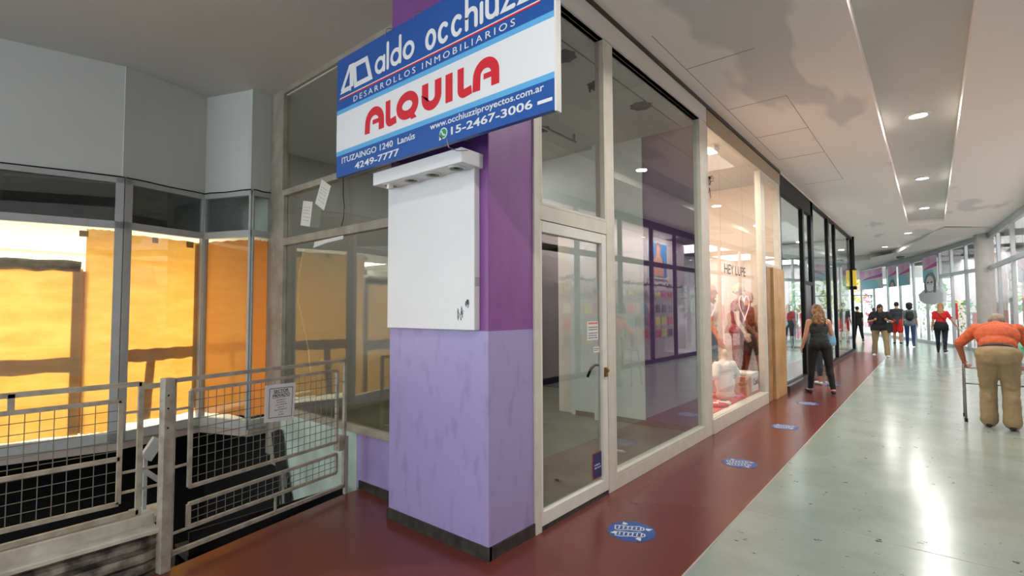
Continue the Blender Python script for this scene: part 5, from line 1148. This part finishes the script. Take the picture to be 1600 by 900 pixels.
# greenery and boards low in these windows
M_LEAF = mat('display_leaves', (150, 190, 70), 0.6, col2=(220, 210, 90), scale=5); M_LEAF2 = mat('display_dark_leaves', (70, 150, 100), 0.6, col2=(140, 200, 120), scale=5)
def bush(name, lab, cat, c, r, h, m, group, n=160, seed=1, parent_name='leaves', trunk=True):
    t = thing(name, lab, cat, c, 0, group); rr = random.Random(seed)
    mb = MB()
    for k in range(n):
        a = rr.uniform(0, 2*PI); z = rr.uniform(0.25, 1)*h; q = r*math.sqrt(rr.random())*math.sin(PI*min(0.95, max(0.15, z/h*0.85+.1)))
        p = Vector((q*math.cos(a), q*math.sin(a), z)); d = Vector((rr.uniform(-1, 1), rr.uniform(-1, 1), rr.uniform(-.4, 1))).normalized(); e = d.cross(Vector((0, 0, 1))).normalized()*r*0.09; L_ = r*0.34
        mb.face([p, p+d*L_*.5+e, p+d*L_, p+d*L_*.5-e])
    lpart(mb, parent_name, m, t, False)
    mb = MB(); mb.tube([(0, 0, 0), (0.02*r, 0, h*0.4), (0, 0.03*r, h*0.7)], r*0.08, 8, r*0.03); lpart(mb, 'trunk' if trunk else 'stem', mat('bark', (96, 76, 56), 0.8), t)
    return t
for k, u, m, lab in ((2, 1.6, M_LEAF, 'yellow green leafy plant behind the walker in red'), (2, 2.7, M_LEAF2, 'green leafy plant behind the glass under the masked portrait'), (3, 2.3, M_LEAF, 'yellow green leafy plant behind the glass under the right pink banner'), (3, 0.9, M_LEAF2, 'green leafy plant behind the glass under the dark haired head print')):
    p = on_seg(k, u, 1.2); bush('leafy_plant', lab, 'plant', (p.x, p.y, 0.02), 0.5, 2.0, m, 'plants behind the far windows', 150, int(u*10))
M_REDB = mat('red_board', (214, 40, 48), 0.5)
for k, u, z0, z1, w_, m, lab, cat, nm in ((2, 2.95, 1.15, 1.85, 0.55, M_REDB, 'square red board in the far store window above the walker in red', 'board', 'red_board'), (1, 3.9, 0.9, 1.55, 0.9, M_REDB, 'red store panel low beside the open store door', 'board', 'red_board'), (1, 1.45, 0.75, 1.45, 0.36, M_REDB, 'narrow red poster behind the store window left of the open door', 'poster', 'red_poster'), (0, 2.6, 1.15, 1.8, 1.5, M_REDB, 'wide red panel under the shelves behind the pink neon letter', 'board', 'red_board')):
    f = store_frame(k, u, 0, 0.7); mb = MB(); fr_box(mb, f, -w_/2, z0, w_/2, z1, 0.04); t = thing(nm, lab, cat, tuple(f[0]+Vector((0, 0, 0.02)))); mb.build('panel', m, t, bevel=0.004)
    mb = MB(); fr_box(mb, f, -w_/2+0.03, 0.02, -w_/2+0.06, z0, 0.03); fr_box(mb, f, w_/2-0.06, 0.02, w_/2-0.03, z0, 0.03); mb.build('stand', M_METAL, t)
# shelf units with goods
def shelf_unit(k, u, off, w_, lab, seed, zs=(0.5, 0.95, 1.4, 1.85)):
    f = store_frame(k, u, 0, off); t = thing('display_shelf', lab, 'shelf', tuple(f[0]+Vector((0, 0, 0.02))), 0, 'white display shelves in the opposite stores'); rr = random.Random(seed)
    mb = MB(); fr_box(mb, f, -w_/2, 0.02, -w_/2+0.03, 2.1, 0.35, -0.35); fr_box(mb, f, w_/2-0.03, 0.02, w_/2, 2.1, 0.35, -0.35); fr_box(mb, f, -w_/2, 0.02, w_/2, 2.1, 0.02, -0.37); mb.build('carcass', M_WHITE, t)
    for z in zs: mb = MB(); fr_box(mb, f, -w_/2+0.03, z, w_/2-0.03, z+0.025, 0.35, -0.35); mb.build('shelf_board', M_WHITE, t)
    cols = [M_REDB, WHITEC, C('teal_goods', (90, 150, 160)), DGREY, C('pink_goods', (232, 130, 150)), WHITEC]
    for zi, z in enumerate(zs):
        x = -w_/2+0.14; n = 0
        while x < w_/2-0.15:
            m = rr.choice(cols); h_ = rr.uniform(0.14, 0.28); b = rr.uniform(0.16, 0.24)
            g = thing('handbag', 'small handbag standing on a white shelf of an opposite store', 'handbag', tuple(f[0]+f[1]*x+Vector((0, 0, z+0.025))-f[3]*0.17), 0, 'handbags on the opposite store shelves')
            mb = MB(); o_ = f[0]+f[1]*x-f[3]*0.17
            mb.loft([[o_+f[1]*(sx*b/2*q)+f[3]*(sy*0.06*q)+Vector((0, 0, z+0.026+zz_)) for sx, sy in ((-1, -1), (1, -1), (1, 1), (-1, 1))] for zz_, q in ((0, 1.0), (h_*0.6, 1.0), (h_*0.66, 0.8))]); mb.build('bag', m, g)
            mb = MB(); mb.tube([o_+f[1]*(b*0.3*math.cos(a))+Vector((0, 0, z+0.02+h_*0.64+h_*0.36*math.sin(a))) for a in [PI*i/6 for i in range(7)]], 0.007, 5); mb.build('handle', m, g)
            x += b+rr.uniform(0.05, 0.14)
    return t
shelf_unit(1, 2.9, 1.4, 1.5, 'white shelf of goods seen through the open store door', 3)
shelf_unit(0, 2.0, 1.2, 2.4, 'white shelf of goods behind the pink neon letter', 5)
shelf_unit(1, 1.2, 1.5, 1.2, 'white shelf of goods in the window left of the open store door', 8)
t = thing('neon_letter', 'pink neon V shape glowing in the store window beside the elder in orange', 'neon light', tuple(store_frame(0, 4.2, 1.2, 0.3)[0]))
f = store_frame(0, 3.5, 0, 0.3); mb = MB(); mb.tube([f[0]+f[1]*x+Vector((0, 0, z)) for x, z in ((0.0, 2.15), (0.02, 1.95), (0.86, 1.22), (1.7, 1.95), (1.72, 2.15))], 0.03, 8); mb.build('tube', mat('pink_neon_bright', (255, 150, 150), 0.4, emit=1.6), t, smooth=True)
mb = MB(); mb.tube([f[0]+f[1]*x+Vector((0, 0, z)) for x, z in ((0.0, 2.15), (0.0, 4.2))], 0.004, 4); mb.build('cord', M_WIRE, t)
t = thing('candy_cane', 'red and white striped candy cane ornament by the open store door', 'ornament', tuple(store_frame(1, 2.5, 0.0, 0.5)[0]))
f = store_frame(1, 2.5, 0, 0.5); pts = [(0, 1.35+0.1*i) for i in range(10)] + [(0.18-0.18*math.cos(a), 2.27+0.16*math.sin(a)) for a in [PI*i/8 for i in range(1, 9)]]
for i in range(len(pts)-1):
    mb = MB(); mb.tube([f[0]+f[1]*pts[j][0]+Vector((0, 0, pts[j][1])) for j in (i, i+1)], 0.05, 10); mb.build('stripe', M_REDB if i % 2 else WHITEC, t, smooth=True)
mb = MB(); mb.tube([f[0]+Vector((0, 0, 0.02)), f[0]+Vector((0, 0, 1.36))], 0.015, 8); mb.build('stake', M_METAL, t)
for k, u, m, lab in ((0, 1.3, PINKC, 'pink dress on a stand close behind the grey column'),):
    p = on_seg(k, u, 0.55); t = thing('dress_stand', lab, 'clothing', (p.x, p.y, 0.02), 0, 'dresses in the opposite stores')
    mb = MB(); mb.lathe([(0.16, 0), (0.16, 0.02), (0.02, 0.03), (0.02, 1.45), (0.05, 1.5), (0.004, 1.55)], n=16); lpart(mb, 'stand', M_METAL, t)
    mb = MB(); mb.loft([[Vector((r*math.cos(j*PI/12)*(1+.05*math.sin(j*3)), r*.6*math.sin(j*PI/12), z)) for j in range(24)] for z, r in ((0.55, 0.34), (0.8, 0.26), (1.0, 0.15), (1.2, 0.19), (1.4, 0.17), (1.47, 0.07))]); lpart(mb, 'dress', m, t)

# dim lingerie store across the corridor, seen mirrored in the empty shop's glass
M_LW = mat('lingerie_wall', (206, 186, 186), 0.6)
sbox('wall_right', (3.3, 8.3, 0), (3.4, 20.5, 4.3), M_LW)
t = thing('wall_poster', 'blue framed picture of a seated figure on the wall of the dim store opposite', 'poster', (3.27, 17.8, 2.75))
mb = MB(); mb.box((3.26, 16.9, 2.75), (3.3, 18.7, 4.15)); mb.build('frame', M_WHITE, t)
mb = MB(); mb.box((3.25, 17.0, 2.83), (3.262, 18.6, 4.07)); mb.build('picture', mat('poster_blue', (36, 110, 160), 0.5), t)
fw_ = (Vector((3.249, 17.8, 2.84)), Vector((0, -1, 0)), Vector((0, 0, 1)), Vector((-1, 0, 0)))
mb = MB(); mb.plate(fw_, [(-0.5, 0), (0.5, 0), (0.42, 0.6), (0.14, 0.8), (-0.2, 0.8), (-0.45, 0.55)], 0.003); mb.plate(fw_, E_(0, 0.98, 0.17, 0.22), 0.004); mb.build('printed_figure', mat('poster_skin', (190, 130, 100), 0.5), t)
mb = MB(); mb.plate(fw_, E_(0, 1.05, 0.2, 0.22), 0.003); mb.build('printed_hair', mat('poster_hair', (70, 34, 26), 0.5), t)
rr = random.Random(11); cols = [C('hot_pink', (232, 50, 130)), C('lemon', (226, 214, 70)), WHITEC, BLACKC, GREYC, C('teal_goods', (90, 150, 160)), REDC, C('nude', (214, 170, 150))]
for row, z in enumerate((2.2, 1.75, 1.3, 0.85)):
    for i in range(15):
        y = 11.6+i*0.55; m = rr.choice(cols)
        g = thing('garment_on_hanger', 'small garment on a hanger on the wall of the dim store opposite', 'clothing', (3.22, y, z), 0, 'hanging garments in the store opposite')
        f = (Vector((3.24, y, z)), Vector((0, -1, 0)), Vector((0, 0, 1)), Vector((-1, 0, 0)))
        mb = MB(); mb.plate(f, [(-0.2, 0.0), (-0.12, -0.13), (0, -0.04), (0.12, -0.13), (0.2, 0.0), (0.16, 0.07), (0.05, -0.01), (-0.05, -0.01), (-0.16, 0.07)] if row == 0 else [(-0.15, 0.05), (-0.2, -0.25), (0.2, -0.25), (0.15, 0.05), (0.05, 0.02), (-0.05, 0.02)], 0.025); mb.build('cloth', m, g)
        mb = MB(); mb.tube([f[0]+f[1]*x+f[2]*z_ for x, z_ in ((-0.17, 0.06), (0, 0.12), (0.17, 0.06))], 0.006, 5); mb.build('hanger', M_METAL, g)
mb = MB()
for i in range(120):
    y = 11.2+i*0.073; mb.tube([(3.2, y, 2.5+.02*math.sin(y*5)), (3.15+rr.uniform(-.05, .05), y+rr.uniform(-.06, .06), 2.5+rr.uniform(-.1, .1))], 0.02, 5)
mb.tube([(3.2, 11.2, 2.5), (3.2, 19.9, 2.5)], 0.02, 6)
tag(mb.build('garland', C('dark_tinsel', (30, 30, 40), 0.4)), 'dark tinsel garland along the wall of the dim store opposite', 'garland')

# ------------------------------------------------------------------ hanging sign, smoke detector, outside
t = thing('hanging_sign', 'narrow yellow sign hanging from a dark rod at the end of the black shop', 'sign', (-2.15, 22.4, 2.35))
M_YEL = mat('sign_yellow', (226, 190, 40), 0.5)
mb = MB(); mb.box((-2.2, 22.3, 2.45), (-2.1, 22.5, 3.05)); mb.build('panel', M_YEL, t, bevel=0.01)
for za, zb in ((2.33, 2.45), (3.05, 3.1)): mb = MB(); mb.box((-2.21, 22.29, za), (-2.09, 22.51, zb)); mb.build('end_cap', M_BLACKFR, t)
mb = MB(); mb.tube([(-2.16, 22.4, 3.09), (-2.16, 22.4, 4.3)], 0.035, 8); mb.build('rod', M_BLACKFR, t)
t = thing('smoke_detector', 'small dark dome detector under the far ceiling', 'smoke detector', (-1.05, 29.8, 4.085))
mb = MB(); mb.lathe([(0.16, 0.0), (0.17, -0.04), (0.12, -0.1), (0.002, -0.13)], n=20); lpart(mb, 'dome', C('grey_dome', (110, 112, 114), 0.4), t)
mb = MB(); mb.lathe([(0.18, 0.06), (0.18, 0.0), (0.002, 0.0)], n=20); lpart(mb, 'base', M_WHITE, t)
for (x, y, h_, r_, lab, m, sd) in ((-5.9, 50.5, 5.5, 1.8, 'yellow green street tree beyond the glazed corridor end, beside the yellow sign', M_LEAF, 1), (-9.4, 47.5, 5.0, 1.9, 'darker green street tree beyond the corridor end, behind the black shop glass', M_LEAF2, 2)):
    bush('street_tree', lab, 'tree', (x, y, -0.02), r_, h_, m, 'street trees beyond the corridor end', 420, sd, 'crown')
t = thing('street_building', 'white street front with a pink striped banner beyond the corridor end', 'building', (-4, 56, -0.02))
mb = MB(); mb.box((-16, 56, -0.02), (8, 60, 9)); mb.build('wall', M_WHITE, t)
mb = MB(); mb.box((-5.8, 55.9, 3.3), (-3.9, 56, 6.6)); bn = mb.build('banner', mat('salmon_banner', (232, 130, 140), 0.6), t)
mb = MB()
for i in range(4): mb.box((-5.6+i*0.45, 55.88, 3.4), (-5.5+i*0.45, 55.9, 6.5))
mb.build('stripe', mat('banner_stripe', (244, 190, 190), 0.6), bn)
mb = MB(); mb.box((-4.75, 55.9, 0.0), (-4.3, 56, 3.1)); mb.build('door', mat('magenta_door', (196, 60, 110), 0.5), t)
